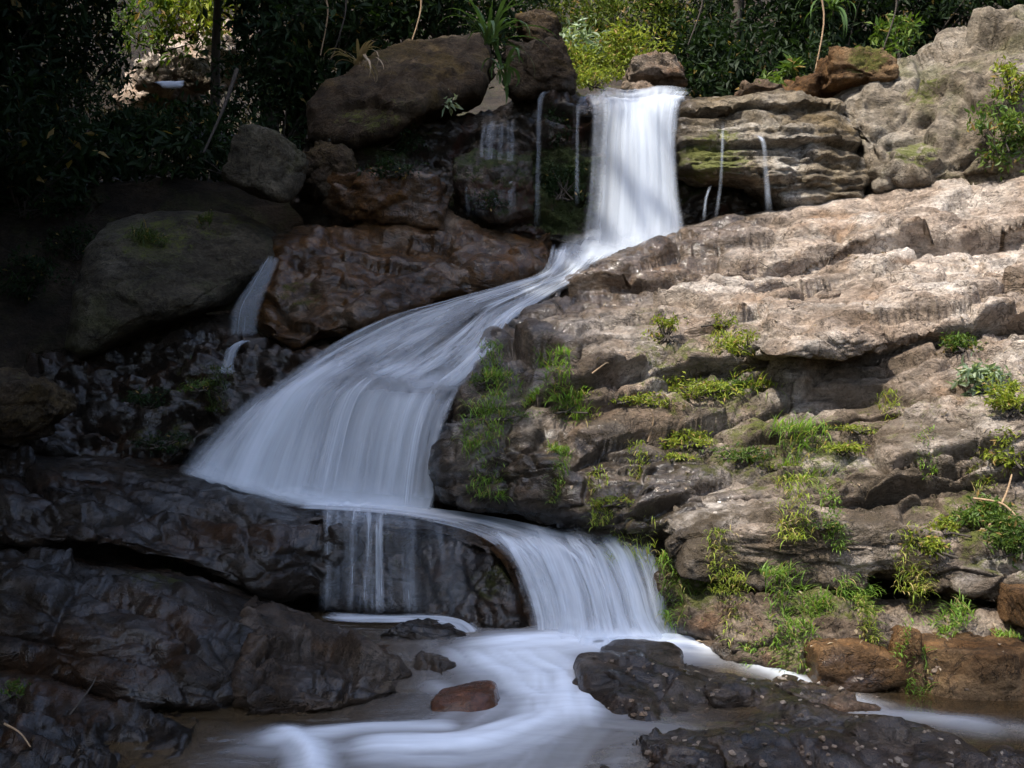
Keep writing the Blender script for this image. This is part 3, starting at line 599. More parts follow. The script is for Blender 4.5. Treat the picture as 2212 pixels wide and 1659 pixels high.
o = sheet('rock_bank', [(1395, 1198), (1500, 1212), (1620, 1248), (1800, 1290), (1960, 1312), (2080, 1320), (2330, 1330), (2700, 1400), (2700, 1600), (2330, 1510), (2000, 1500), (1800, 1485), (1650, 1445), (1470, 1405), (1430, 1300)],
    [(1395, 1198, 7.15), (1500, 1225, 6.95), (1620, 1245, 7.1), (1800, 1292, 6.6), (1960, 1314, 6.5), (2060, 1324, 6.5), (2330, 1330, 6.3), (2330, 1510, 5.85), (2000, 1500, 5.95), (1800, 1485, 6.0), (1470, 1405, 6.5), (1430, 1300, 6.75), (1560, 1290, 6.5),
     (1650, 1300, 6.42), (1800, 1318, 6.34), (1930, 1340, 6.34), (1900, 1380, 6.15), (1700, 1400, 6.2), (2060, 1370, 6.2), (2700, 1400, 5.9), (2700, 1600, 5.35)],
    M['bank'], step=3.5, margin=50, rw=30, rdep=.2, seed=55, big=.1, bigs=.5, blk=.08, blks=.35, strat=(1.6, 1, .6), fine=.02, crack=.03, wetr=(.1, .4), mossb=[(1500, 1270, 6.8, .3, .7), (1750, 1290, 6.6, .4, .6), (1700, 1400, 6.3, .25, .6)])
tag(o, 'grassy brown rock bank beneath the overhang beside the bottom fall', 'rock')
for (x0, y0, x1, y1, Y, d, sd_, lab, mt) in [
    (1735, 1368, 1925, 1505, 6.12, .6, 91, 'square olive-brown block below the grass tufts', 'orange'),
    (1918, 1356, 1982, 1505, 6.05, .4, 92, 'narrow upright stone wedged between the two orange blocks', 'orange'),
    (1972, 1385, 2225, 1520, 6.02, .6, 93, 'wide orange-brown block standing in the pool', 'orange'),
    (2185, 1270, 2300, 1350, 6.2, .4, 94, 'rusty stone at the picture edge above the wide orange block', 'orange'),
    (1600, 1330, 1780, 1400, 6.45, .5, 95, 'flat mossy stone at the foot of the grass tufts', 'bank')]:
    brock('rock_block', x0, y0, x1, y1, Y, d, M[mt], lab, seed=sd_, planes=4, sharp=22, lo=.9, blk=.022, blks=.35, big=.03, fine=.008, blk2=.35)
def CZ(px, py, z): return (px, py, (CAMZ - z) / ((py - 829.5) * K))
o = sheet('rock_slab', [(1236, 1478), (1290, 1418), (1390, 1400), (1475, 1426), (1560, 1452), (1680, 1470), (1800, 1496), (1880, 1530), (1990, 1582), (2090, 1645), (2110, 1740), (1180, 1740), (1290, 1640), (1400, 1590), (1290, 1545)],
    [CZ(1236, 1478, 0.015), CZ(1290, 1418, 0.075), CZ(1390, 1400, 0.105), CZ(1475, 1426, 0.075), CZ(1680, 1470, 0.045), CZ(1880, 1530, -0.005), CZ(2090, 1645, -0.045), CZ(2110, 1740, -0.065), CZ(1180, 1740, -0.105), CZ(1290, 1640, -0.085), CZ(1290, 1545, -0.005),
     CZ(1400, 1480, 0.085), CZ(1500, 1530, 0.015), CZ(1650, 1540, 0.035), CZ(1550, 1620, -0.005), CZ(1800, 1600, -0.005)],
    M['river'], step=3.5, margin=45, rw=30, rdep=.12, seed=57, big=.12, bigs=.45, blk=.04, blks=.5, strat=(1.8, 1, .7), tilt=-.2, fine=.006, crack=.02, blk2=.35, wetr=(.3, .9))
tag(o, 'broad low wet rock mass spreading across the near side of the pool', 'rock')
# free stones in and around the pool
for (x0, y0, x1, y1, Y, d, sd_, mt, lab, rt) in [
    (806, 1330, 1015, 1408, 6.78, .45, 101, 'wetdark', 'wet black stone ringed by the small curving stream', (0, .1, 0)),
    (885, 1398, 1020, 1445, 6.5, .35, 102, 'wetdark', 'flat dark stone under the ringed black one', (0, -.15, 0)),
    (880, 1420, 1005, 1505, 6.2, .4, 103, 'river', 'jagged grey stone beside the cracked block', (0, .35, 0)),
    (930, 1482, 1078, 1578, 5.62, .4, 104, 'red', 'smooth red-brown boulder in the middle of the white water', (0, -.12, 0)),
    (1290, 1396, 1480, 1495, 6.2, .55, 105, 'river', 'rounded purple-grey rock at the foot of the bottom fall', (0, .05, 0)),
    (1240, 1430, 1425, 1545, 5.95, .55, 106, 'river', 'low smooth rock with water sliding over it in midstream', (0, .1, 0)),
    (1300, 1512, 1412, 1572, 5.65, .35, 107, 'river', 'small dark wedge of stone in front of the smooth midstream rock', (0, .3, 0)),
    (1516, 1455, 1668, 1550, 5.75, .4, 108, 'river', 'sharp-edged grey rock in the shallows with a white face', (0, .1, 0)),
    (1655, 1462, 1760, 1512, 5.95, .3, 109, 'river', 'little split stone behind the sharp-edged grey rock', (0, .2, 0)),
    (1690, 1478, 1870, 1550, 5.72, .45, 110, 'bank', 'long brown rock that turns the side stream', (0, .25, 0)),
    (1650, 1530, 1860, 1612, 5.3, .45, 111, 'river', 'crumbly purplish rock in the near shallows', (0, .25, 0)),
    (1810, 1560, 2010, 1650, 5.05, .5, 112, 'river', 'low broken rock running out into the brown pool', (0, .3, 0)),
    (1370, 1595, 1560, 1690, 4.85, .45, 113, 'river', 'mossy olive rock at the bottom edge of the picture', (0, 0, 0)),
    (1500, 1590, 1720, 1690, 4.9, .45, 114, 'bank', 'tan and grey rock at the bottom edge beside the mossy olive one', (0, .1, 0)),
    (1985, 1612, 2130, 1690, 4.85, .35, 115, 'river', 'pale pebbly rock at the bottom edge near the brown pool', (0, .1, 0)),
    (2100, 1630, 2260, 1700, 4.8, .35, 116, 'river', 'grey rock in the bottom corner of the picture', (0, .1, 0)),
    (1720, 1625, 1850, 1690, 4.8, .35, 117, 'river', 'dark stone cut by the bottom edge beneath the crumbly rock', (0, .1, 0))]:
    sm = mt == 'red' or 'smooth' in lab or 'rounded' in lab
    brock('stone', x0, y0, x1, y1, Y, d, M[mt], lab, seed=sd_, planes=7 if sm else 20, sharp=6 if sm else 34, rot=rt, lo=.9 if sm else .62, blk=.015 if sm else .05, big=.04 if sm else .04, blks=.5, strat=(1.8, 1, .45), tilt=-.25,
          fine=.005 if sm else .012, crack=.003 if sm else .02, wetr=(.1, .5))

# ------------------------------------------------------------------ water
def water(name, key, mat, lab=None, parent=None, eu=(.08, .08), ev=(.02, .02), off=0.0, urange=(0, 1), amp=0.012, foam=None, mask=None, seed=3):
    g = FLOW[key]; nv, nu = g.shape[:2]; a, b = int(urange[0] * (nu - 1)), int(urange[1] * (nu - 1)) + 1; W = g[:, a:b].copy()
    u = np.linspace(0, 1, b - a)[None, :] * np.ones((nv, 1)); v = np.linspace(0, 1, nv)[:, None] * np.ones((1, b - a))
    du = np.gradient(W, axis=1); dv = np.gradient(W, axis=0); N = np.cross(du, dv); N /= np.maximum(np.linalg.norm(N, axis=-1, keepdims=True), 1e-9)
    N = np.where((N[..., 1:2] * -1 + N[..., 2:3] * .6) < 0, -N, N)
    uu = np.stack([u * 26 * urange[1], v * 2.2, 0 * u + seed], -1)
    W = W + N * (off + amp * fbm(uu, 4, seed))[..., None]
    al = np.ones_like(u)
    if eu[0]: al = al * sst(0, eu[0], u + .035 * fbm(np.stack([v * 14, u * 3, 0 * u], -1), 3, seed))
    if eu[1]: al = al * sst(0, eu[1], 1 - u + .035 * fbm(np.stack([v * 14, u * 3, 5 + 0 * u], -1), 3, seed))
    if ev[0]: al = al * sst(0, ev[0], v + .5 * ev[0] * fbm(np.stack([u * 12, v, 0 * u], -1), 3, seed + 3))
    if ev[1]: al = al * sst(0, ev[1], 1 - v)
    if mask is not None: al = al * mask(u, v)
    fm = foam(u, v) if foam is not None else 0 * u
    o = obj(name, W.reshape(-1, 3), grid_faces(nv, b - a)[:, ::-1], mat, parent, attrs={'a': al, 'foam': fm}, uv=np.stack([u, v], -1).reshape(-1, 2))
    if lab: tag(o, lab, kind='structure')
    return o
def fall(lab, key, layers):
    """a fall is a few sheets of white water hanging in front of one another"""
    g = FLOW[key].reshape(-1, 3); e = empty('waterfall', [g[:, 0].mean(), g[:, 1].mean(), g[:, 2].min()]); tag(e, lab, 'waterfall', kind='structure')
    for k, L in enumerate(layers): water('water_sheet', key, parent=e, seed=3 + 7 * k, **L)
    return e
ones = lambda u, v: 0 * u + 1
W1 = water_mat('white_fall_soft', 4, 0.4, .30, .70, .38, .86, seed=1)
W2 = water_mat('white_fall_streaks', 16, 0.7, .44, .62, .0, .8, seed=5)
W3 = water_mat('thin_veil', 9, 0.6, .44, .66, .04, .5, seed=9, col=(.72, .80, .90))
W4 = water_mat('slide_soft', 5, 2.2, .38, .64, .06, .86, seed=13, dist=1.0)
W5 = water_mat('slide_strands', 15, 2.6, .46, .68, .0, .75, seed=17, dist=.8)
W7 = water_mat('curtain_soft', 6.5, .8, .33, .62, .18, .95, seed=33, dist=.3)
W8 = water_mat('curtain_strands', 30, .8, .47, .74, .0, .75, seed=37, dist=.25)
W6 = water_mat('lower_fall', 9, 0.7, .40, .60, .18, .92, seed=21)
fall('tall white top waterfall pouring over the upper ledge', 'upper', [
    dict(mat=W1, eu=(.34, .14), ev=(.12, .16), mask=lambda u, v: .5 + .42 * sst(.05, .8, u)), dict(mat=W2, eu=(.14, .1), ev=(.16, .2), off=.05, mask=lambda u, v: .3 + .2 * u), dict(mat=W1, eu=(.6, .22), ev=(.2, .25), off=.08, mask=lambda u, v: .6 + 0 * u)])
def midmask(u, v):
    q = np.stack([u * 5 + v * 2, v * 5, 0 * u], -1); gaps = sst(-.05, .35, fbm(q, 3, 91))          # bare wet stone between the braids of the slide
    slide = 1 - sst(.56, .64, v)
    lip = np.exp(-((v - .645 - .02 * fbm(q * 2, 2, 92)) / .028) ** 2) * (1 - np.exp(-((u - .12) / .12) ** 2))  # thins the water to a dark band that imitates the lip's shadow
    return np.clip((1 - .62 * gaps * slide) * (1 - .6 * lip), 0, 1)
slide = lambda v: 1 - sst(.58, .68, v)
drop = lambda v: sst(.56, .66, v)
dens = lambda u: 1 - .38 * sst(.38, .62, u)
fall('wide middle cascade sliding and fanning out over dark rock', 'middle', [
    dict(mat=W4, eu=(.08, .07), ev=(.03, .0), mask=lambda u, v: midmask(u, v) * slide(v)), dict(mat=W5, eu=(.04, .03), ev=(.03, 0), off=.03, mask=lambda u, v: midmask(u, v) * slide(v)),
    dict(mat=W4, eu=(.1, .12), ev=(.08, 0), off=.05, mask=lambda u, v: .6 * midmask(1 - u, v) * slide(v)),
    dict(mat=W7, eu=(.2, .05), ev=(0, .015), mask=lambda u, v: midmask(u, v) * drop(v) * dens(u), foam=lambda u, v: .75 * sst(.89, .99, v) * (.6 + .4 * sst(.2, .5, u))),
    dict(mat=W8, eu=(.16, .03), ev=(0, .015), off=.04, mask=lambda u, v: midmask(u, v) * drop(v), foam=lambda u, v: .5 * sst(.9, 1, v)),
    dict(mat=W7, eu=(.3, .3), ev=(0, .02), off=.07, mask=lambda u, v: .75 * drop(v) * (1 - .75 * sst(.35, .6, u)), foam=lambda u, v: .5 * sst(.93, 1, v))])
fall('fanned bottom fall dropping into the pool in pale strands', 'lower', [
    dict(mat=W6, eu=(.1, .06), ev=(.12, .03), foam=lambda u, v: .75 * sst(.78, .98, v)), dict(mat=W2, eu=(.12, .05), ev=(.2, .03), off=.04, foam=lambda u, v: .8 * sst(.8, 1, v)),
    dict(mat=W6, eu=(.3, .1), ev=(.3, .05), off=.08, mask=lambda u, v: .7 + 0 * u, foam=lambda u, v: .9 * sst(.8, 1, v))])
MIST = water_mat('spray_mist', 1.6, 1.4, .28, .78, .12, .62, seed=51, dist=.6)
FLOW['mistlow'] = flow_grid([[(1110, 1345, 6.72), (1270, 1340, 6.6), (1380, 1335, 6.58), (1470, 1350, 6.66)], [(1085, 1392, 6.56), (1270, 1388, 6.44), (1390, 1382, 6.42), (1500, 1392, 6.5)], [(1060, 1428, 6.4), (1260, 1436, 6.26), (1400, 1428, 6.26), (1530, 1426, 6.36)], [(1050, 1455, 6.25), (1240, 1480, 6.05), (1400, 1460, 6.1), (1540, 1440, 6.28)]], 40, 40)
FLOW['mistmid'] = flow_grid([[(470, 1000, 8.0), (640, 1052, 7.84), (800, 1066, 7.8), (940, 1070, 7.82)], [(455, 1024, 7.96), (630, 1078, 7.8), (800, 1090, 7.74), (945, 1092, 7.76)], [(450, 1046, 7.92), (630, 1096, 7.74), (800, 1108, 7.66), (960, 1116, 7.68)]], 40, 30)
FLOW['misttop'] = flow_grid([[(1215, 500, 10.3), (1320, 492, 10.2), (1430, 480, 10.2)], [(1195, 545, 10.1), (1300, 540, 10.0), (1420, 530, 10.05)], [(1180, 590, 9.85), (1280, 590, 9.75), (1380, 570, 9.9)]], 30, 30)
for key_, lab_ in (('mistlow', 'soft white spray where the bottom fall meets the pool'), ('mistmid', 'pale spray along the foot of the middle cascade'), ('misttop', 'pale spray at the foot of the top waterfall')):
    o = water('spray', key_, MIST, lab_, eu=(.35, .35), ev=(.5, .45), amp=.03)
WL = water_mat('ledge_water', 6, 1.2, .38, .66, .15, .85, seed=25)
water('stream', 'ledge', WL, 'sheet of water gliding along the ledge to the bottom fall', eu=(.12, .12), ev=(.06, .2), foam=lambda u, v: .85 * (1 - sst(.35, .75, v)) * sst(.15, .5, u))
fall('thin grey water veil over the dark rock step', 'veil', [
    dict(mat=W3, eu=(.2, .3), ev=(.1, .15), mask=lambda u, v: 1 - .4 * sst(.45, .8, u)),
    dict(mat=W2, eu=(.1, .3), ev=(.15, .15), off=.03, mask=lambda u, v: .9 * np.exp(-((u - .33) / .1) ** 2) + .6 * np.exp(-((u - .04) / .05) ** 2) + .08)])
water('stream', 'runnel', water_mat('runnel_water', 3, 2.5, .3, .7, .3, .85, seed=29), 'narrow white stream curling round the wet black stone', eu=(.35, .35), ev=(.1, .1))
water('stream', 'sidefall', W3, 'faint trickle slipping down beside the massive grey boulder', eu=(.3, .3), ev=(.1, .1), foam=lambda u, v: .22 + 0 * u)
water('stream', 'sidefall2', W3, 'little spout at the end of the faint trickle', eu=(.3, .3), ev=(.1, .25), foam=lambda u, v: .4 + 0 * u)
# hair-thin falls left and right of the top waterfall
def thin(lab, pts, w, alpha, seed):
    r = [[(x - w * ww / 2, y, Y), (x + w * ww / 2, y, Y)] for (x, y, Y, ww) in pts]
    FLOW['t%d' % seed] = flow_grid(r, 8, 40)
    water('stream', 't%d' % seed, W3, lab, eu=(.5, .5), ev=(.22, .25), foam=lambda u, v: .75 * alpha * np.clip(.62 + .55 * vnoise(np.stack([v * 6, u * 2, 0 * u + seed], -1), seed), 0, 1), seed=seed, amp=.004)
thin('single white strand left of the top waterfall', [(1190, 196, 10.9, 1.6), (1168, 215, 10.75, 1.2), (1163, 330, 10.6, 1), (1160, 500, 10.5, 1.3)], 12, .42, 201)
thin('hair-thin strand hugging the top waterfall', [(1250, 215, 10.8, 1.2), (1247, 300, 10.6, 1), (1246, 450, 10.5, 1.6)], 9, .32, 202)
thin('thin spout falling off the brown overhanging block', [(1636, 290, 10.25, 1.8), (1650, 312, 10.1, 1.2), (1655, 380, 10.05, 1.2), (1662, 465, 10.0, 1.8)], 11, .6, 203)
thin('misty strand over the mossy bulge', [(1562, 262, 10.3, 1), (1560, 330, 10.2, 1), (1556, 400, 10.15, 1), (1545, 478, 10.1, 1.4)], 9, .32, 204)
thin('slanting thread of water in the dark hollow under the shelf', [(1535, 400, 10.3, 1), (1525, 430, 10.25, 1), (1520, 478, 10.2, 1.2)], 8, .5, 205)
FLOW['drip'] = flow_grid([[(1045, 262, 10.9), (1110, 258, 10.85)], [(1036, 300, 10.6), (1112, 300, 10.6)], [(1030, 380, 10.4), (1110, 380, 10.4)], [(1005, 400, 10.32), (1115, 402, 10.32)], [(1005, 470, 10.25), (1115, 470, 10.25)]], 24, 40)
water('stream', 'drip', W3, 'dim lace of dripping water on the stepped black block', eu=(.1, .1), ev=(.1, .2), mask=lambda u, v: .6 + 0 * u)

# the pool: brown water, white where the falls have whipped air into it
nx, ny = 420, 300
pxs = np.linspace(-3.6, 5.2, nx); pys = np.linspace(2.6, 7.4, ny); PX, PY = np.meshgrid(pxs, pys)
def pool_z(x, y): return 0.10 * sst(5.7, 6.7, y) - 0.05 * (1 - sst(4.4, 5.4, y))
PAT = [
    ([(1150, 1420), (1180, 1500), (1080, 1590)], .42, .5), ([(1150, 1600), (850, 1620), (560, 1605)], .22, .24), ([(1350, 1560), (1200, 1600), (1000, 1640)], .3, .3),  # runs of white water on the pool: points of the view, half-width in metres, strength
    ([(1130, 1425), (1300, 1415), (1450, 1415)], .22, 1.0), ([(1120, 1440), (1180, 1470), (1200, 1530)], .20, 1.0), ([(1060, 1435), (1120, 1460), (1190, 1500)], .16, .9),
    ([(1215, 1500), (1190, 1545), (1100, 1578), (980, 1596), (850, 1600)], .14, .9), ([(1240, 1520), (1230, 1560), (1150, 1590), (1000, 1620)], .12, .5),
    ([(940, 1560), (850, 1562), (740, 1568), (600, 1580)], .09, .7), ([(620, 1572), (650, 1592), (690, 1625), (715, 1670)], .09, .85), ([(860, 1600), (700, 1600), (560, 1590)], .12, .45),
    ([(1440, 1408), (1540, 1424), (1640, 1450), (1740, 1478), (1830, 1498)], .08, .6), ([(1830, 1500), (1900, 1526), (2000, 1540), (2120, 1556)], .10, .5), ([(2000, 1545), (2200, 1560)], .1, .3),
    ([(960, 1480), (1000, 1500)], .1, .5), ([(1230, 1540), (1330, 1560), (1450, 1570)], .14, .35), ([(1300, 1600), (1150, 1640), (950, 1650)], .2, .3)]
Pm = np.stack([PX, PY], -1).reshape(-1, 2); foam_ = np.zeros(len(Pm))
wob = np.stack([fbm(np.stack([PX * 2.1, PY * 3.0, 0 * PX], -1), 4, 81), fbm(np.stack([PX * 2.1, PY * 3.0, 0 * PX + 7], -1), 4, 82)], -1).reshape(-1, 2) * .10
for j_, (pts, w, k) in enumerate(PAT):
    q = crom(np.array([PZ(x, y, 0.03)[:2] for x, y in pts]), 4 * len(pts)) if len(pts) > 2 else np.array([PZ(x, y, 0.03)[:2] for x, y in pts])
    s0 = 0.0; bd = np.full(len(Pm), 9.0); bs = np.zeros(len(Pm)); bl = np.zeros(len(Pm))
    for a_, b_ in zip(q[:-1], q[1:]):
        e = b_ - a_; le = float(np.hypot(*e)); r_ = Pm + .5 * wob - a_; t_ = np.clip((r_ @ e) / (le * le), 0, 1)
        dv_ = r_ - t_[:, None] * e; d = np.linalg.norm(dv_, axis=1); m_ = d < bd
        bd = np.where(m_, d, bd); bs = np.where(m_, s0 + t_ * le, bs); bl = np.where(m_, (e[0] * dv_[:, 1] - e[1] * dv_[:, 0]) / le, bl); s0 += le
    strk = fbm(np.stack([bs * 1.3, bl * 11, np.full(len(bs), 3.0 * j_)], -1), 4, 83)            # strands run with the current
    foam_ = np.maximum(foam_, np.clip(k * (.74 + .3 * strk), 0, 1) * np.exp(-(bd / (w * 1.6)) ** 2))
pv = np.stack([PX, PY, pool_z(PX, PY) + .012 * fbm(np.stack([PX * 2, PY * 6, 0 * PX], -1), 3, 84) + .05 * foam_.reshape(PX.shape)], -1).reshape(-1, 3)
t = NT('pool_water'); p = t.pos(); fo = t.attr('foam')
t.b.inputs['Base Color'].default_value = (.085, .058, .03, 1); t.b.inputs['Roughness'].default_value = .07; t.b.inputs['Specular IOR Level'].default_value = .5
t.l.new(t.bump(t.noise(t.vmap(p, (1.2, 3, 1)), 3.0, 3), .18, .04), t.b.inputs['Normal'])
tpn = t.node('ShaderNodeBsdfTransparent'); tpn.inputs[0].default_value = (.85, .72, .55, 1)
mw = t.node('ShaderNodeMixShader'); mw.inputs[0].default_value = .55; t.l.new(tpn.outputs[0], mw.inputs[1]); t.l.new(t.b.outputs[0], mw.inputs[2])
dfn = t.node('ShaderNodeBsdfDiffuse'); dfn.inputs[0].default_value = (.78, .84, .92, 1)
stn = t.noise(t.vmap(p, (1.5, 7, 1), (0, 0, .15)), 1.6, 5, .6, .6)
mf = t.node('ShaderNodeMixShader'); t.l.new(t.rng(t.math('MULTIPLY', fo, t.rng(stn, .25, .7, .92, 1.05)), .0, 1.05), mf.inputs[0])
t.l.new(mw.outputs[0], mf.inputs[1]); t.l.new(dfn.outputs[0], mf.inputs[2]); t.l.new(mf.outputs[0], t.out.inputs[0])
tag(obj('pool', pv, grid_faces(ny, nx), t.m, base=np.zeros(3), attrs={'foam': foam_}), 'brown pool streaked with white water below the falls', kind='structure')
# the shallow top stream behind the lip of the top fall
tx, ty = np.meshgrid(np.linspace(.6, 1.9, 30), np.linspace(10.85, 13.5, 50)); tz = 3.93 + .01 * fbm(np.stack([tx * 3, ty * 3, 0 * tx], -1), 3, 5) + 0.0 * ty
tag(obj('stream', np.stack([tx, ty, tz], -1).reshape(-1, 3), grid_faces(50, 30), t.m, base=np.zeros(3), attrs={'foam': .25 + 0 * tx}), 'shallow stream running up to the lip of the top waterfall', kind='structure')

# ------------------------------------------------------------------ plants
def leaf_cloud(C, size, rg, droop=0.25, ratio=0.36, upn=0.5):
    n = len(C); d = rg.normal(size=(n, 3)); d[:, 2] -= droop; d /= np.linalg.norm(d, axis=1)[:, None]
    up = rg.normal(size=(n, 3)) * (1 - upn); up[:, 2] += upn; s = np.cross(d, up); s /= np.maximum(np.linalg.norm(s, axis=1), 1e-6)[:, None]
    nn = np.cross(s, d); L = (size * rg.uniform(.6, 1.35, n))[:, None]; w = L * ratio
    a = C; b = C + d * L * .45 + s * w * .5 + nn * L * .08; t_ = C + d * L - nn * L * .06; c = C + d * L * .45 - s * w * .5 + nn * L * .08
    V = np.stack([a, b, t_, c], 1).reshape(-1, 3); F = np.arange(4 * n).reshape(n, 4)
    return V, F
def clumped(rg, n, r, nclump, spread, shell=.45):
    d = rg.normal(size=(nclump, 3)); d /= np.linalg.norm(d, axis=1)[:, None]
    c = d * (rg.uniform(shell ** 3, 1, nclump) ** (1 / 3))[:, None]
    k = rg.randint(0, nclump, n); return (c[k] + rg.normal(size=(n, 3)) * spread * rg.uniform(.5, 1.4, nclump)[k][:, None]) * np.array(r), c * np.array(r)
def tube(pts, rad, k=6):
    pts = np.asarray(pts, float); n = len(pts); tg = np.gradient(pts, axis=0); tg /= np.linalg.norm(tg, axis=1)[:, None]
    ref = np.array([.31, .87, .38]); s = np.cross(tg, ref); s /= np.linalg.norm(s, axis=1)[:, None]; u = np.cross(tg, s)
    a = np.linspace(0, 2 * math.pi, k, endpoint=False); rad = np.broadcast_to(rad, n)
    V = pts[:, None] + rad[:, None, None] * (np.cos(a)[None, :, None] * s[:, None] + np.sin(a)[None, :, None] * u[:, None])
    i = np.arange(n - 1)[:, None] * k; j = np.arange(k)[None]; j2 = (j + 1) % k
    F = np.stack([i + j, i + j2, i + k + j2, i + k + j], -1).reshape(-1, 4)
    return V.reshape(-1, 3), F
def join(parts):
    Vs, Fs, o = [], [], 0
    for V, F in parts: Vs.append(V); Fs.append(F + o); o += len(V)
    return np.concatenate(Vs), np.concatenate(Fs)
def blades(rg, n, length, width, spread=.5, base=.03, arch=.9, seg=5, out=None):
    """arching ribbons from one root; 'out' leans the tuft one way"""
    a = rg.uniform(0, 2 * math.pi, n); lean = np.abs(rg.normal(0, spread, n)) + .08; L = length * rg.uniform(.45, 1.15, n)
    h = np.stack([np.cos(a), np.sin(a), 0 * a], -1)
    if out is not None: h = h + np.asarray(out)[None] * 1.0
    s = np.linspace(0, 1, seg + 1); B = np.clip(np.stack([rg.normal(0, base, n), rg.normal(0, base, n), 0 * a], -1), -1.4 * base, 1.4 * base)
    th = lean[:, None] + arch * rg.uniform(.5, 1.4, n)[:, None] * s[None] ** 1.5 * 1.6
    ds = (L / seg)[:, None]; hx = np.cumsum(np.sin(th) * ds, 1) - np.sin(th[:, :1]) * ds; vz = np.cumsum(np.cos(th) * ds, 1) - np.cos(th[:, :1]) * ds
    C = B[:, None] + h[:, None] * hx[..., None]; C[..., 2] += vz
    sd2 = np.stack([-np.sin(a), np.cos(a), 0 * a], -1)[:, None]; w = width * np.sin(np.clip(s * .9 + .12, 0, 1) * math.pi)[None, :, None] * rg.uniform(.7, 1.2, n)[:, None, None]
    V = np.stack([C - sd2 * w / 2, C + sd2 * w / 2], 2).reshape(n, -1, 3)
    f = np.array([[2 * i, 2 * i + 1, 2 * i + 3, 2 * i + 2] for i in range(seg)]); F = (f[None] + (np.arange(n) * 2 * (seg + 1))[:, None, None]).reshape(-1, 4)
    return V.reshape(-1, 3), F

_cache = {}
def tree(name, lab, base, h, r, crown_h, mat, seed, n=9000, size=.3, trunk=.14, lean=(0, 0), group=None, variant=0, nclump=110):
    """trunk with limbs, and a crown of leaves gathered in clumps round the limb ends"""
    rg = np.random.RandomState(seed); e = empty(name, base); tag(e, lab, 'tree', group)
    key = (variant, n, size, mat, tuple(r), crown_h)
    if key not in _cache:
        V, c = clumped(np.random.RandomState(900 + variant), n, r, nclump, .13); V2, F = leaf_cloud(V, size, rg, .5)
        _cache[key] = (mesh_np('crown', V2, F, False), c); _cache[key][0].materials.append(M[mat])
    me, c = _cache[key]
    top = np.array([lean[0], lean[1], crown_h]); cr = bpy.data.objects.new('crown', me); COL.objects.link(cr); cr.parent = e; cr.location = top
    s = np.linspace(0, 1, 10); path = np.outer(s ** 1.4, [top[0], top[1], 0]) + np.outer(s, [0, 0, crown_h]) + .12 * np.stack([np.sin(s * 5 + seed), np.cos(s * 4 + seed), 0 * s], -1) * s[:, None]
    parts = [tube(path, trunk * (1.25 - .75 * s), 8)]
    for k in range(9):
        q = path[6 + k % 4]; e2 = top + c[(k * 7) % len(c)] * .8; m_ = (q + e2) / 2 + np.array([0, 0, .2]); parts.append(tube(crom([q, m_, e2], 6), np.linspace(trunk * .35, .02, 6), 5))
    V, F = join(parts); tr = bpy.data.objects.new('trunk', mesh_np('trunk', V, F)); COL.objects.link(tr); tr.parent = e; tr.data.materials.append(M['bark'])
    return e
def shrub(name, lab, c, r, n, size, mat, seed, group=None, cat='shrub', nclump=26, ratio=.36, stem='bark', droop=.3, spread=.2):
    rg = np.random.RandomState(seed); c = np.asarray(c, float); V, cc = clumped(rg, n, r, nclump, spread, .2); V2, F = leaf_cloud(V + np.array([0, 0, r[2] * .9]), size, rg, droop, ratio)
    e = empty(name, c); tag(e, lab, cat, group)
    f = bpy.data.objects.new('foliage', mesh_np('foliage', V2, F, False)); COL.objects.link(f); f.parent = e; f.data.materials.append(M[mat])
    parts = [tube(crom([np.zeros(3) + rg.normal(0, .05, 3) * [1, 1, 0], (q + [0, 0, r[2] * .9]) * [.5, .5, .55], q + [0, 0, r[2] * .9]], 6), np.linspace(.02, .006, 6) * max(.4, r[2]), 4) for q in cc[:9]]
    V, F = join(parts); s = bpy.data.objects.new('stem', mesh_np('stem', V, F)); COL.objects.link(s); s.parent = e; s.data.materials.append(M[stem])
    return e

# tall trees whose crowns roof the left side and the near bank
SH = 'trees whose crowns shade the left bank'
SHL = 'tall broadleaf tree roofing the dark bank beside the falls'
for k, (x, y, cz) in enumerate([(-6.9, -.1, 13.0), (-7.0, 2.3, 13.2), (-6.85, 4.7, 13.0), (-5.7, 6.7, 13.2), (-9.6, 1.0, 13.4), (-9.7, 3.8, 13.0), (-9.6, 6.6, 13.4), (-7.4, 9.2, 13.6), (-12.2, 2.6, 13.4), (-12.2, 6.0, 13.4),
                               (-5.6, -2.0, 13.0), (-2.7, -2.3, 13.2), (-8.4, -2.4, 13.2)]):
    bx_ = -6.4 - (k % 4) * .8; by_ = y
    if k == 11: by_ = -1.0
    b = gz(bx_, by_) - .1
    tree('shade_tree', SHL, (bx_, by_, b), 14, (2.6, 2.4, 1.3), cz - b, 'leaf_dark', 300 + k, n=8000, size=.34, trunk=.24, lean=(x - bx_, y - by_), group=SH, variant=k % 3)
for k, (x, y, cz) in enumerate([(-5.6, 5.6, 4.6), (-6.0, 7.8, 5.2), (-6.6, 10.2, 5.6), (-6.4, 12.4, 6.2), (-4.4, 5.0, 6.6), (-4.5, 7.6, 7.0), (-3.5, 4.4, 5.7), (-3.4, 2.4, 5.6)]):  # low trees out of view, added to keep skylight off the left bank
    b = gz(x, y) - .1
    tree('sky_block_tree', 'unseen low tree added to block skylight over the left bank', (x, y, b), 5, (1.7, 1.5, 1.6), cz - b, 'leaf_dark', 330 + k, n=6000, size=.26, trunk=.1, group='unseen low trees added to block skylight', variant=7)

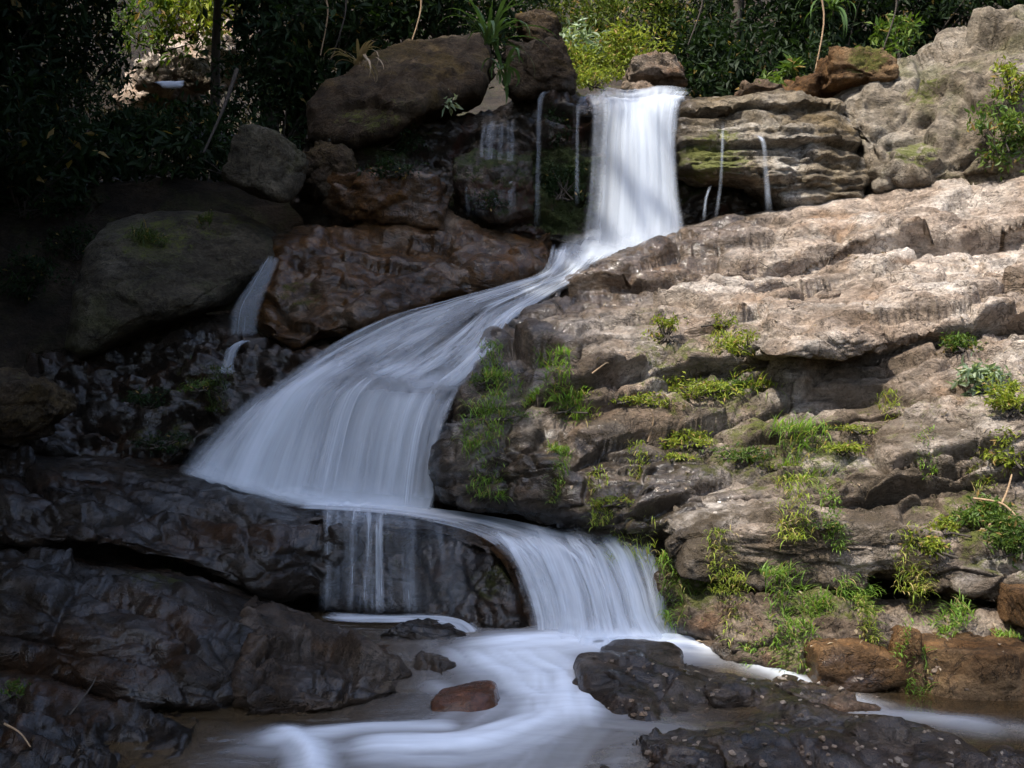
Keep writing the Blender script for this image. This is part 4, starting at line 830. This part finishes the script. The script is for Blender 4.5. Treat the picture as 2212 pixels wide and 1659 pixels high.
# ------------------------------------------------------------------ the forest behind
def at_ground(px, Y): x = (px - 1106) * K * Y; return np.array([x, Y, gz(x, Y)])
DK = 'dark undergrowth behind the falls'
for k, (px, py, Y, rx, rz, n, lab) in enumerate([
    (-40, 40, 12.5, 1.1, 1.1, 3000, 'black shrub in the uppermost corner of the dark bank'), (90, 120, 13, 1.0, 1.1, 3000, 'black shrub beside the corner one, level with the bright gap'), (170, 40, 14, .6, .9, 2200, 'dim shrub at the near rim of the bright gap'),
    (40, 300, 11.5, .9, .7, 2000, 'dark shrub above the large fern-like bush'), (190, 270, 12.5, .9, .6, 1800, 'dark shrub below the bright gap'), (300, 290, 13.0, .5, .35, 1000, 'low dark shrub under the glint of far water'),
    (600, 40, 13.5, .55, 1.0, 2200, 'tall dark shrub right of the slim forked tree'), (600, 190, 12.8, .7, .7, 2000, 'dark shrub over the egg-shaped boulder'), (650, 60, 13.2, .7, .9, 2200, 'dark shrub behind the end of the earth-brown boulder'),
    (720, 60, 12.6, .7, .6, 1600, 'dark shrub with bare stalks above the withered plant'), (800, 20, 12.8, .8, .6, 1800, 'dark shrub over the middle of the earth-brown boulder'), (880, 10, 12.9, .8, .6, 1800, 'dark bluish shrub over the crest of the earth-brown boulder'),
    (960, 0, 12.7, .8, .55, 1800, 'dark shrub left of the long strap-leaved plant'), (1080, 0, 13.2, .8, .7, 1800, 'dark shrub between strap-leaved plant and leaning rock pillar'), (430, 280, 12.6, .8, .3, 1200, 'low black shrub in the gully by the leaning pole'),
    (330, 330, 12.0, .9, .25, 1000, 'low black shrub behind the massive grey boulder'), (500, 320, 12.0, .6, .3, 1000, 'low black shrub left of the egg-shaped boulder'), (1560, 30, 14.5, .9, 1.0, 2400, 'dark shrub where sunlit bushes meet the thicket'),
    (1640, 80, 13.6, .9, .9, 2400, 'dark shrub behind the two thin trees'), (1720, 30, 13.8, .9, 1.0, 2400, 'dark shrub behind the slender tree'), (1800, 60, 13.4, .8, .9, 2200, 'dark shrub above the mossy orange block'),
    (1880, 20, 13.8, .9, 1.0, 2400, 'dark shrub behind the slender pale tree'), (1960, 10, 13.6, .9, .9, 2200, 'black shrub behind the small leafy plant'), (2060, -10, 13.8, 1.0, .9, 2200, 'black shrub on the crest of the grey rock face'),
    (2180, -40, 13.8, 1.1, .9, 2200, 'black shrub in the top corner above the grey rock face'), (1520, 130, 13.4, .5, .6, 1500, 'dark shrub just right of the tan-topped boulder'), (1580, 150, 13.0, .5, .45, 1300, 'dark shrub in the shadow behind the low brown stone')]):
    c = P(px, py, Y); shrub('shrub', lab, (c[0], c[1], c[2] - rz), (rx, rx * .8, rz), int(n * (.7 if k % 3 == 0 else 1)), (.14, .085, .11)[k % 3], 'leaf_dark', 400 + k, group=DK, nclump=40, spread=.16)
RF = 'added trees that roof and darken the forest behind the falls'  # trees added so that their unseen crowns darken the forest
for k, (x, y, cz) in enumerate([(-8.2, 13.6, 8.6), (-5.6, 13.0, 8.4), (-2.4, 13.4, 8.4), (-1.9, 15.4, 9.0), (-8.6, 16.4, 9.4), (-3.4, 17.0, 9.6), (3.6, 15.6, 8.8), (6.0, 14.4, 8.8), (5.4, 17.4, 9.8), (8.4, 15.6, 9.6), (-10.8, 12.0, 9.0), (-6.2, 15.6, 10.4)]):
    b = gz(x, y) - .1
    tree('added_roof_tree', 'added tree whose unseen crown darkens the forest behind the falls', (x, y, b), 8, (1.9, 1.7, 1.1), cz - b, 'leaf_dark', 350 + k, n=7000, size=.26, trunk=.12, group=RF, variant=9)
BT = 'slim trees behind the falls'
for k, (px, Y, h, ln, lab) in enumerate([
    (465, 17.0, 6.5, .2, 'slim forked tree black against the bright gap'), (1575, 13.6, 5.2, .3, 'thin straight tree behind the low brown stone'), (1600, 14.2, 5.5, -.2, 'second thin tree close to the first behind the shelf'),
    (1700, 13.9, 5.4, .5, 'slender tree in the dark thicket above the shelf'), (1840, 14.2, 5.6, .2, 'slender pale tree in the thicket above the mossy orange block'), (2000, 14.8, 5.6, .2, 'dark tree at the top above the grey rock face'),
    (640, 14.6, 6.2, .2, 'dark tree behind the huge earth-brown boulder'), (130, 15.5, 6.0, -.4, 'black tree in the darkest upper corner')]):
    b = at_ground(px, Y); tree('forest_tree', lab, b - [0, 0, .1], h, (1.5, 1.5, 1.2), h, 'leaf_dark', 500 + k, n=5000, size=.2, trunk=.06, lean=(ln, 0), group=BT, variant=5)
# sunlit bank above the top fall
SB = 'sunlit bushes above the top waterfall'
for k, (px, py, Y, rx, rz, n, sz, mt, lab) in enumerate([
    (1235, 30, 14.2, .7, .7, 900, .13, 'leaf_olive', 'yellow-green sunlit bush nearest the leaning rock pillar'), (1310, 50, 13.6, .45, .45, 700, .12, 'leaf_olive', 'fresh green bush in sun above the top waterfall'),
    (1400, 40, 14.0, .6, .55, 900, .12, 'leaf_olive', 'olive bush behind the tan-topped boulder'), (1470, 30, 14.4, .6, .7, 900, .13, 'leaf_dark', 'deep green bush at the rim of the dark thicket'),
    (1345, 110, 13.0, .4, .25, 600, .10, 'leaf_sun', 'low mossy yellow bush on the sunlit bank'), (1240, 130, 12.6, .35, .25, 500, .10, 'leaf_sun', 'low yellow-green weeds left of the tan-topped boulder'), (1255, 95, 12.8, .22, .25, 160, .15, 'leaf_pale', 'plant with shiny pale leaves on the sunlit bank'),
    (1290, 165, 12.2, .3, .12, 350, .08, 'leaf_sun', 'creeping weeds at the stream edge above the lip')]):
    c = P(px, py, Y); shrub('bush', lab, (c[0], c[1], c[2] - rz), (rx, rx * .7, rz), int(n * 2.6), sz * .62, mt, 540 + k, group=SB)
for k, (px, py, Y, rx, rz, n, sz, mt, lab) in enumerate([
    (1690, 165, 12.0, .22, .18, 160, .13, 'leaf_mid', 'glossy green plant among the stones behind the shelf'), (1940, 75, 12.2, .25, .25, 200, .13, 'leaf_mid', 'small leafy plant against black forest above the grey rock face'),
    (1650, 190, 11.6, .18, .12, 120, .1, 'leaf_mid', 'leafy sprig drooping over the shelf'), (1780, 120, 12.4, .3, .3, 260, .12, 'leaf_dark', 'dark bush behind the mossy orange block')]):
    c = P(px, py, Y); shrub('leafy_plant', lab, (c[0], c[1], c[2] - rz), (rx, rx * .8, rz), int(n * 1.6), sz * .75, mt, 560 + k, cat='plant', nclump=12)
# the bright gap in the forest: sunlit rocks up the valley
for k, (x0, y0, x1, y1, Y, mt, lab) in enumerate([
    (260, 40, 540, 230, 21.5, 'slope', 'pale sunlit outcrop far up the valley in the bright gap'), (290, 90, 400, 160, 20.3, 'slope', 'tan stone at the foot of the far sunlit outcrop'), (385, 105, 480, 165, 20.0, 'ledge', 'brownish stone low in the bright gap'), (430, 0, 560, 150, 21.0, 'slope', 'white sunlit rock behind the slim forked tree')]):
    c = P((x0 + x1) / 2, (y0 + y1) / 2 + 30, Y + .8); w_ = (x1 - x0) / 2 * K * Y; tag(boulder('outcrop', c, (w_, w_ * 1.1, w_ * .45), M[mt], seed=600 + k, wet=False, sub=5, planes=12, rot=(.75, rnd.uniform(-.2, .2), 0), blk=.12, lo=.7), lab, 'rock')
for k, (px, py, rx, rz, mt, lab) in enumerate([(350, 15, 1.0, .8, 'leaf_mid', 'green bush hanging over the far sunlit outcrop'), (415, 10, .7, .6, 'leaf_sun', 'bright yellow-green bush in the far gap')]):
    c = P(px, py, 20.6); shrub('bush', lab, (c[0], c[1], c[2] - rz), (rx, .7, rz), 900, .16, mt, 610 + k)
FLOW['farw'] = flow_grid([[(325, 176, 18.2), (400, 174, 18.4)], [(340, 182, 17.6), (398, 182, 17.6)], [(350, 192, 17.5), (396, 190, 17.5)]], 10, 12)
water('stream', 'farw', W1, 'glint of blue-white water below the far bright gap', eu=(.3, .2), ev=(.1, .2), foam=ones)

# ------------------------------------------------------------------ plants growing on the rocks
bpy.context.view_layer.update()
_dg = bpy.context.evaluated_depsgraph_get()
def hit(px, py):
    o = Vector((0, 0, CAMZ)); d = Vector((P(px, py, 1.0) - np.array([0, 0, CAMZ])).tolist()).normalized()
    for _ in range(12):
        ok, loc, nr, idx, ob, mx = SC.ray_cast(_dg, o, d)
        if not ok: break
        nm = ob.name.split('.')[0]
        if nm in ('water_sheet', 'stream', 'pool', 'spray', 'foliage', 'stem', 'crown', 'trunk', 'grass_tuft'): o = loc + d * .01; continue
        if nr.dot(d) > 0: nr = -nr
        return np.array(loc), np.array(nr)
    return P(px, py, 8.0), np.array([0, -.7, .7])
def tuft(px, py, h, lab, mat='grass', n=90, spread=.5, arch=.9, width=.0065, seed=0, w=0.0, grp='grass tufts on the rocks'):
    """a grass tuft whose root stands at that spot of the rock; w widens it to a row along the ledge"""
    L, nr = hit(px, py); rg = np.random.RandomState(int(px * 7 + py)); s = K * L[1]
    n = int(n * 3.6); V, F = blades(rg, n, h * s * .58, width, spread, .02 + .5 * w * s * .5, arch, 5, out=(nr[0] * .5, nr[1] * .6, 0))
    # roots lie on the rock, not on a level plane
    k = V.reshape(n, -1, 3); root = k[:, :1].copy(); tz = -(root[..., 0] * nr[0] + root[..., 1] * nr[1]) / max(nr[2], .35); k[..., 2] += np.clip(tz, -.15, .15)
    o = obj('grass_tuft', k.reshape(-1, 3) + L - nr * .015, F, M[mat], base=L); tag(o, lab, 'grass', grp); return o
for a in [
    (1178, 775, 48, 'small grass tuft high on the dark edge of the slope', 'grass', 60), (1205, 818, 62, 'round dark green tuft above the wet grey patch', 'grass', 90),
    (1062, 800, 60, 'green tuft right against the middle cascade', 'grass', 80), (1090, 862, 60, 'wide bright tuft on the rim of the middle cascade', 'grass', 120), (1045, 905, 70, 'hanging tuft below the wide one at the cascade rim', 'grass', 110),
    (1150, 858, 45, 'low tuft beside the wide one on the rim', 'grass', 70), (1240, 880, 60, 'thin upright tuft on the wet grey rock', 'grass', 70), (1275, 905, 45, 'pale sprig of grass next to the thin upright tuft', 'grass_y', 50),
    (1050, 1020, 62, 'tuft above the dark hollow at the foot of the middle cascade', 'grass', 110), (1212, 975, 50, 'pale tuft in the middle of the wet grey rock', 'grass', 60), (1205, 1030, 45, 'lower pale tuft on the wet grey rock', 'grass', 60),
    (1740, 985, 100, 'tall bright grass clump in the middle of the sunlit slope', 'grass', 170), (1630, 800, 90, 'feathery yellow-green clump under the jutting slab', 'grass_y', 140), (1560, 740, 50, 'sparse yellow grass left of the jutting slab', 'grass_y', 60),
    (1925, 905, 50, 'wispy pale grass on the far ledge', 'grass_y', 60), (2005, 985, 35, 'short grass on the smooth brown hump', 'grass', 40), (1715, 1105, 75, 'pale spiky tuft above the overhanging ledge', 'grass_y', 80),
    (1800, 1125, 45, 'bright low grass on top of the overhanging ledge', 'grass', 90), (1360, 1155, 80, 'yellow-green clump at the low end of the slope', 'grass_y', 130), (1300, 1110, 45, 'thin yellow grass uphill of the yellow-green clump', 'grass_y', 60),
    (1490, 1275, 95, 'round shaggy clump overhanging the bottom fall', 'grass', 190), (1560, 1215, 60, 'yellowish tuft tucked under the overhang', 'grass_y', 90), (1590, 1320, 55, 'yellow sprigs between shaggy clump and long row', 'grass_y', 70),
    (1705, 1310, 80, 'bright tuft at the start of the long grass row', 'grass', 130), (1765, 1320, 60, 'middle tuft of the long grass row', 'grass', 90), (1855, 1315, 75, 'big drooping mop of grass under the overhang', 'grass', 220),
    (1880, 1362, 45, 'pale beard of grass hanging below the big mop', 'grass_y', 90), (1462, 1362, 38, 'little tuft low beside the bottom fall', 'grass', 60), (1715, 1420, 60, 'deep green cushion just above the side stream', 'grass', 130),
    (1625, 1398, 38, 'small green sprig by the side stream', 'grass', 50), (1965, 1215, 70, 'tuft hanging at the end of the overhang', 'grass_y', 90), (1990, 1262, 45, 'wisp hanging below the end of the overhang', 'grass_y', 50),
    (1945, 1392, 28, 'tiny sprig on the narrow upright stone', 'grass', 35), (1982, 1475, 60, 'green sprout in the crack between the orange blocks', 'grass', 60), (2045, 1350, 62, 'spreading tuft on top of the wide orange block', 'grass', 120),
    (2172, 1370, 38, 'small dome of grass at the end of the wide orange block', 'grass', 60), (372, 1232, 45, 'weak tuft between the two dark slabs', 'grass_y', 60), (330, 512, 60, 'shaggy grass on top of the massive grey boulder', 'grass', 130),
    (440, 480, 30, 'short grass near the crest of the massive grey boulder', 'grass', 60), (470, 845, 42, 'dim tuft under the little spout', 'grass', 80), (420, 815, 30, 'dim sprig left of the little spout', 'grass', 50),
    (2120, 1010, 50, 'dry yellow grass at the picture edge on the slope', 'grass_y', 70), (1290, 1035, 35, 'tiny pale sprout on the grey corner', 'grass_y', 25), (1380, 1010, 35, 'low moss-like grass on the striped corner', 'grass_y', 60)]:
    tuft(a[0], a[1], a[2], a[3], 'grass_shaded' if a[0] < 600 else a[4], a[5], arch=1.2 if 'hang' in a[3] or 'droop' in a[3] or 'mop' in a[3] or 'shaggy' in a[3] else .75, spread=.75 if a[5] > 100 else .55, w=a[2] * (1.3 if a[5] > 100 else .7))
def weed(px, py, w, h, lab, mat, n, size, nclump=14, cat='plant', name='weed', **kw):
    L, nr = hit(px, py); s = K * L[1]; r = (w / 2 * s * 1.15, w / 2 * s * .6, h / 2 * s * .72)
    return shrub(name, lab, L - np.array([0, 0, .02]) + nr * .02, r, int(n * (3.2 if px > 2000 and py > 600 else 2.2)), size * s * .72, mat, int(px + py * 3), cat=cat, nclump=nclump, **kw)
for a in [
    (1438, 735, 70, 85, 'leafy lime-green weed standing alone on the pale slope', 'leaf_sun', 110, 17), (1500, 850, 160, 60, 'bed of yellow-green weeds below the thin ledges', 'leaf_sun', 420, 15), (1420, 868, 90, 34, 'yellow creeping weeds at the end of the weed bed', 'leaf_sun', 220, 13),
    (1575, 850, 90, 50, 'dark green weeds filling the middle of the weed bed', 'leaf_mid', 240, 15), (1620, 760, 90, 80, 'feathery green weeds left of the jutting slab', 'leaf_sun', 220, 14), (1490, 965, 110, 50, 'yellow weeds under the long thin ledge', 'leaf_sun', 260, 14),
    (1600, 990, 120, 36, 'olive weeds beside the tall bright grass clump', 'leaf_mid', 260, 14), (1820, 980, 90, 40, 'weeds trailing from the tall bright grass clump', 'leaf_sun', 200, 14), (1550, 700, 60, 40, 'sparse creeping green over the pale rock', 'leaf_sun', 90, 12),
    (2120, 850, 130, 110, 'plant with large pale grey-green leaves at the slope edge', 'leaf_pale', 130, 34), (2190, 900, 110, 120, 'tangled yellow-green weeds behind the pale-leaved plant', 'leaf_sun', 300, 18), (2080, 760, 80, 60, 'wiry green weeds above the pale-leaved plant', 'leaf_mid', 140, 15),
    (2185, 1010, 90, 110, 'straggly yellow bush at the picture edge', 'leaf_sun', 280, 18), (2130, 1120, 120, 90, 'dark scrub at the end of the slope', 'leaf_mid', 300, 20), (2190, 1200, 110, 130, 'mixed scrub above the rusty stone', 'leaf_mid', 300, 22), (2040, 1150, 70, 60, 'small leafy weed on the dark end of the slope', 'leaf_sun', 110, 18),
    (2020, 1190, 60, 60, 'yellowish weed drooping into the shadowed hollow', 'leaf_sun', 110, 17), (2170, 330, 120, 200, 'bushy dark shrub clinging to the big grey rock face', 'leaf_mid', 420, 24), (2185, 210, 70, 110, 'yellowish ferny weeds above the clinging shrub', 'leaf_sun', 180, 20),
    (830, 320, 160, 90, 'mossy plants trailing over the mossy wall', 'leaf_dark', 320, 16), (850, 380, 100, 60, 'dim leaves under the trailing plants on the wall', 'leaf_dark', 160, 18), (965, 222, 34, 34, 'single broad pale leaf cluster on the earth-brown boulder', 'leaf_pale', 10, 30),
    (1205, 300, 60, 110, 'wet green growth between the thin strands of water', 'leaf_dark', 260, 12), (1215, 430, 80, 130, 'dripping green growth left of the top waterfall', 'leaf_dark', 360, 13), (1060, 440, 90, 50, 'mossy leaves on the stepped black block', 'leaf_dark', 160, 12),
    (60, 470, 190, 190, 'large dim fern-like bush at the left picture edge', 'leaf_dark', 800, 18), (170, 560, 120, 120, 'dim leafy bush against the massive grey boulder', 'leaf_dark', 400, 16), (60, 640, 150, 150, 'black bush below the fern-like bush', 'leaf_dark', 400, 18),
    (330, 870, 120, 70, 'dark weeds hanging in the black hollow', 'leaf_dark', 240, 14), (440, 840, 70, 40, 'dull green plant beside the little spout', 'leaf_mid', 130, 12), (350, 960, 110, 50, 'dark weeds at the edge of the middle cascade', 'leaf_dark', 220, 13),
    (30, 1500, 60, 60, 'small dark weed in the near corner', 'leaf_mid', 70, 17), (1990, 1180, 70, 60, 'leafy weed over the end of the overhang', 'leaf_sun', 120, 16)]:
    weed(*a)
for a in [(1350, 862, 70, 26, 'thin yellow mat at the near end of the weed bed', 'leaf_sun', 150, 11), (1455, 985, 80, 24, 'moss-like mat under the yellow weeds', 'leaf_sun', 160, 11), (1680, 1010, 110, 26, 'creeping mat at the foot of the tall bright clump', 'leaf_sun', 200, 11),
    (1850, 930, 90, 26, 'dry yellowish mat on the long ledge', 'leaf_sun', 140, 11), (1330, 1090, 80, 30, 'low yellow-green mat on the dark low corner', 'leaf_sun', 150, 11), (1770, 1130, 90, 26, 'bright low mat on the overhanging ledge', 'leaf_mid', 170, 11),
    (1640, 830, 80, 30, 'yellow mat beneath the feathery clump', 'leaf_sun', 150, 11), (1090, 900, 110, 44, 'bright mossy mat draped over the rim of the cascade', 'leaf_mid', 300, 10), (1060, 830, 70, 40, 'mossy mat just above the draped one', 'leaf_mid', 180, 10), (1225, 890, 60, 36, 'mossy mat on the wet grey rock', 'leaf_mid', 130, 10)]:
    weed(*a)
# strap-leaved plants: every leaf is a part
def strap_plant(px, py, Y, n, length, width, lab, mat, seed, out, spread=.5, arch=1.0):
    rg = np.random.RandomState(seed); c = P(px, py, Y); e = empty('strap_leaved_plant', c); tag(e, lab, 'plant')
    for k in range(n):
        V, F = blades(rg, 1, length, width, spread, .03, arch, 8, out=out); o = bpy.data.objects.new('leaf', mesh_np('leaf', V, F)); COL.objects.link(o); o.parent = e; o.data.materials.append(M[mat])
    return e
strap_plant(1058, 95, 10.35, 34, .62, .035, 'plant with long green strap leaves hanging over the earth-brown boulder', 'strap', 21, (.15, -.5, 0), .55, 1.1)
strap_plant(1085, 150, 10.3, 16, .36, .035, 'lower fan of yellowing strap leaves beside the dim rock', 'strap', 22, (.1, -.4, 0), .7, 1.5)
strap_plant(775, 140, 10.5, 22, .40, .03, 'withered plant with pale dead leaves on the earth-brown boulder', 'dry', 23, (.1, -.5, 0), .7, 1.6)
strap_plant(1800, 20, 12.8, 18, .6, .04, 'pale strap-leaved plant at the top edge of the thicket', 'strap', 24, (0, -.3, 0), .8, 1.2)
def stick(p0, p1, r, lab, mat='twig', name='stick', bend=.03, cat='stick'):
    a, b = np.array(p0), np.array(p1); m = (a + b) / 2 + np.array([bend, 0, bend]); V, F = tube(crom([a, m, b], 10), np.linspace(r, r * .5, 10), 6); tag(obj(name, V, F, M[mat], base=a), lab, cat)
def hs(px, py, lift=.02): L, nr = hit(px, py); return L + nr * lift
stick(hs(1396, 950), hs(1402, 895, .06), .008, 'short orange stick leaning on the sunlit slope')
stick(hs(1275, 805), hs(1312, 782), .006, 'pale twig lying on the slope above the wet grey rock')
stick(P(512, 150, 11.5), P(440, 330, 11.0), .022, 'thin dim pole leaning in the black gully', 'bark')
stick(hs(2150, 1140, .05), hs(2175, 1000, .1), .009, 'bare dry stem standing among the edge weeds')
stick(hs(2100, 1090, .05), hs(2205, 1160, .12), .008, 'dry branch lying across the edge scrub')
stick(hs(1690, 1130, .02), hs(1745, 1120, .05), .005, 'fine pale twig in the spiky tuft')
stick(hs(1640, 565, .02), hs(1700, 640, .02), .004, 'dark hairline twig fallen on the pale rock', 'bark')
stick(hs(20, 1575, .03), hs(70, 1610, .03), .005, 'pale twig in the near corner', bend=.01)
stick(hs(150, 1560, .03), hs(220, 1470, .04), .005, 'slim dark reed leaning over the near bank', 'bark')

# fallen leaves and grit lodged on the ledges
rg = np.random.RandomState(77); LV = []
for k in range(420):
    px, py = (rg.uniform(1150, 2212), rg.uniform(480, 1190)) if k < 300 else (rg.uniform(1450, 2200), rg.uniform(1260, 1480))
    L, nr = hit(px, py)
    if nr[2] > .35 and L[1] < 11: LV.append(L + nr * .006)
V, F = leaf_cloud(np.array(LV), .035, rg, 0.0, .5, .9); tag(obj('leaf_litter', V, F, M['dry'], base=np.zeros(3), smooth=False), 'dead brown leaves scattered over the sunlit slope and bank', kind='stuff')
GP = []; D0, F0 = ico(1)
for k in range(700):
    px, py = (rg.uniform(1250, 2212), rg.uniform(480, 1190)) if k < 450 else (rg.uniform(1300, 2212), rg.uniform(1420, 1655))
    L, nr = hit(px, py)
    if nr[2] > .45 and L[1] < 11: GP.append((rotz(D0 * rg.uniform(.5, 1.3, (len(D0), 1)) * np.array([1, .8, .6]) * rg.uniform(.006, .022), rg.uniform(0, 6)) + L, F0))
V, F = join(GP); tag(obj('grit', V, F, M['slope'], base=np.zeros(3), smooth=False), 'loose grit and pebbles lying on the ledges and in the shallows', kind='stuff')

for k, (px, lab) in enumerate([(690, 'thin dark vine hanging left of the withered plant'), (742, 'bare stalk rising behind the withered plant'), (905, 'dark vine hanging over the crest of the earth-brown boulder'), (1512, 'thin vine hanging at the rim of the dark thicket'), (1765, 'pale vine hanging in the dark thicket'), (1930, 'dark vine hanging above the small leafy plant')]):
    a_ = P(px, -40, 12.0); b_ = P(px + rnd.uniform(-30, 30), rnd.uniform(90, 170), 12.0); stick(a_, b_, .012, lab, 'bark' if k % 2 else 'twig', 'vine', bend=.08, cat='vine')
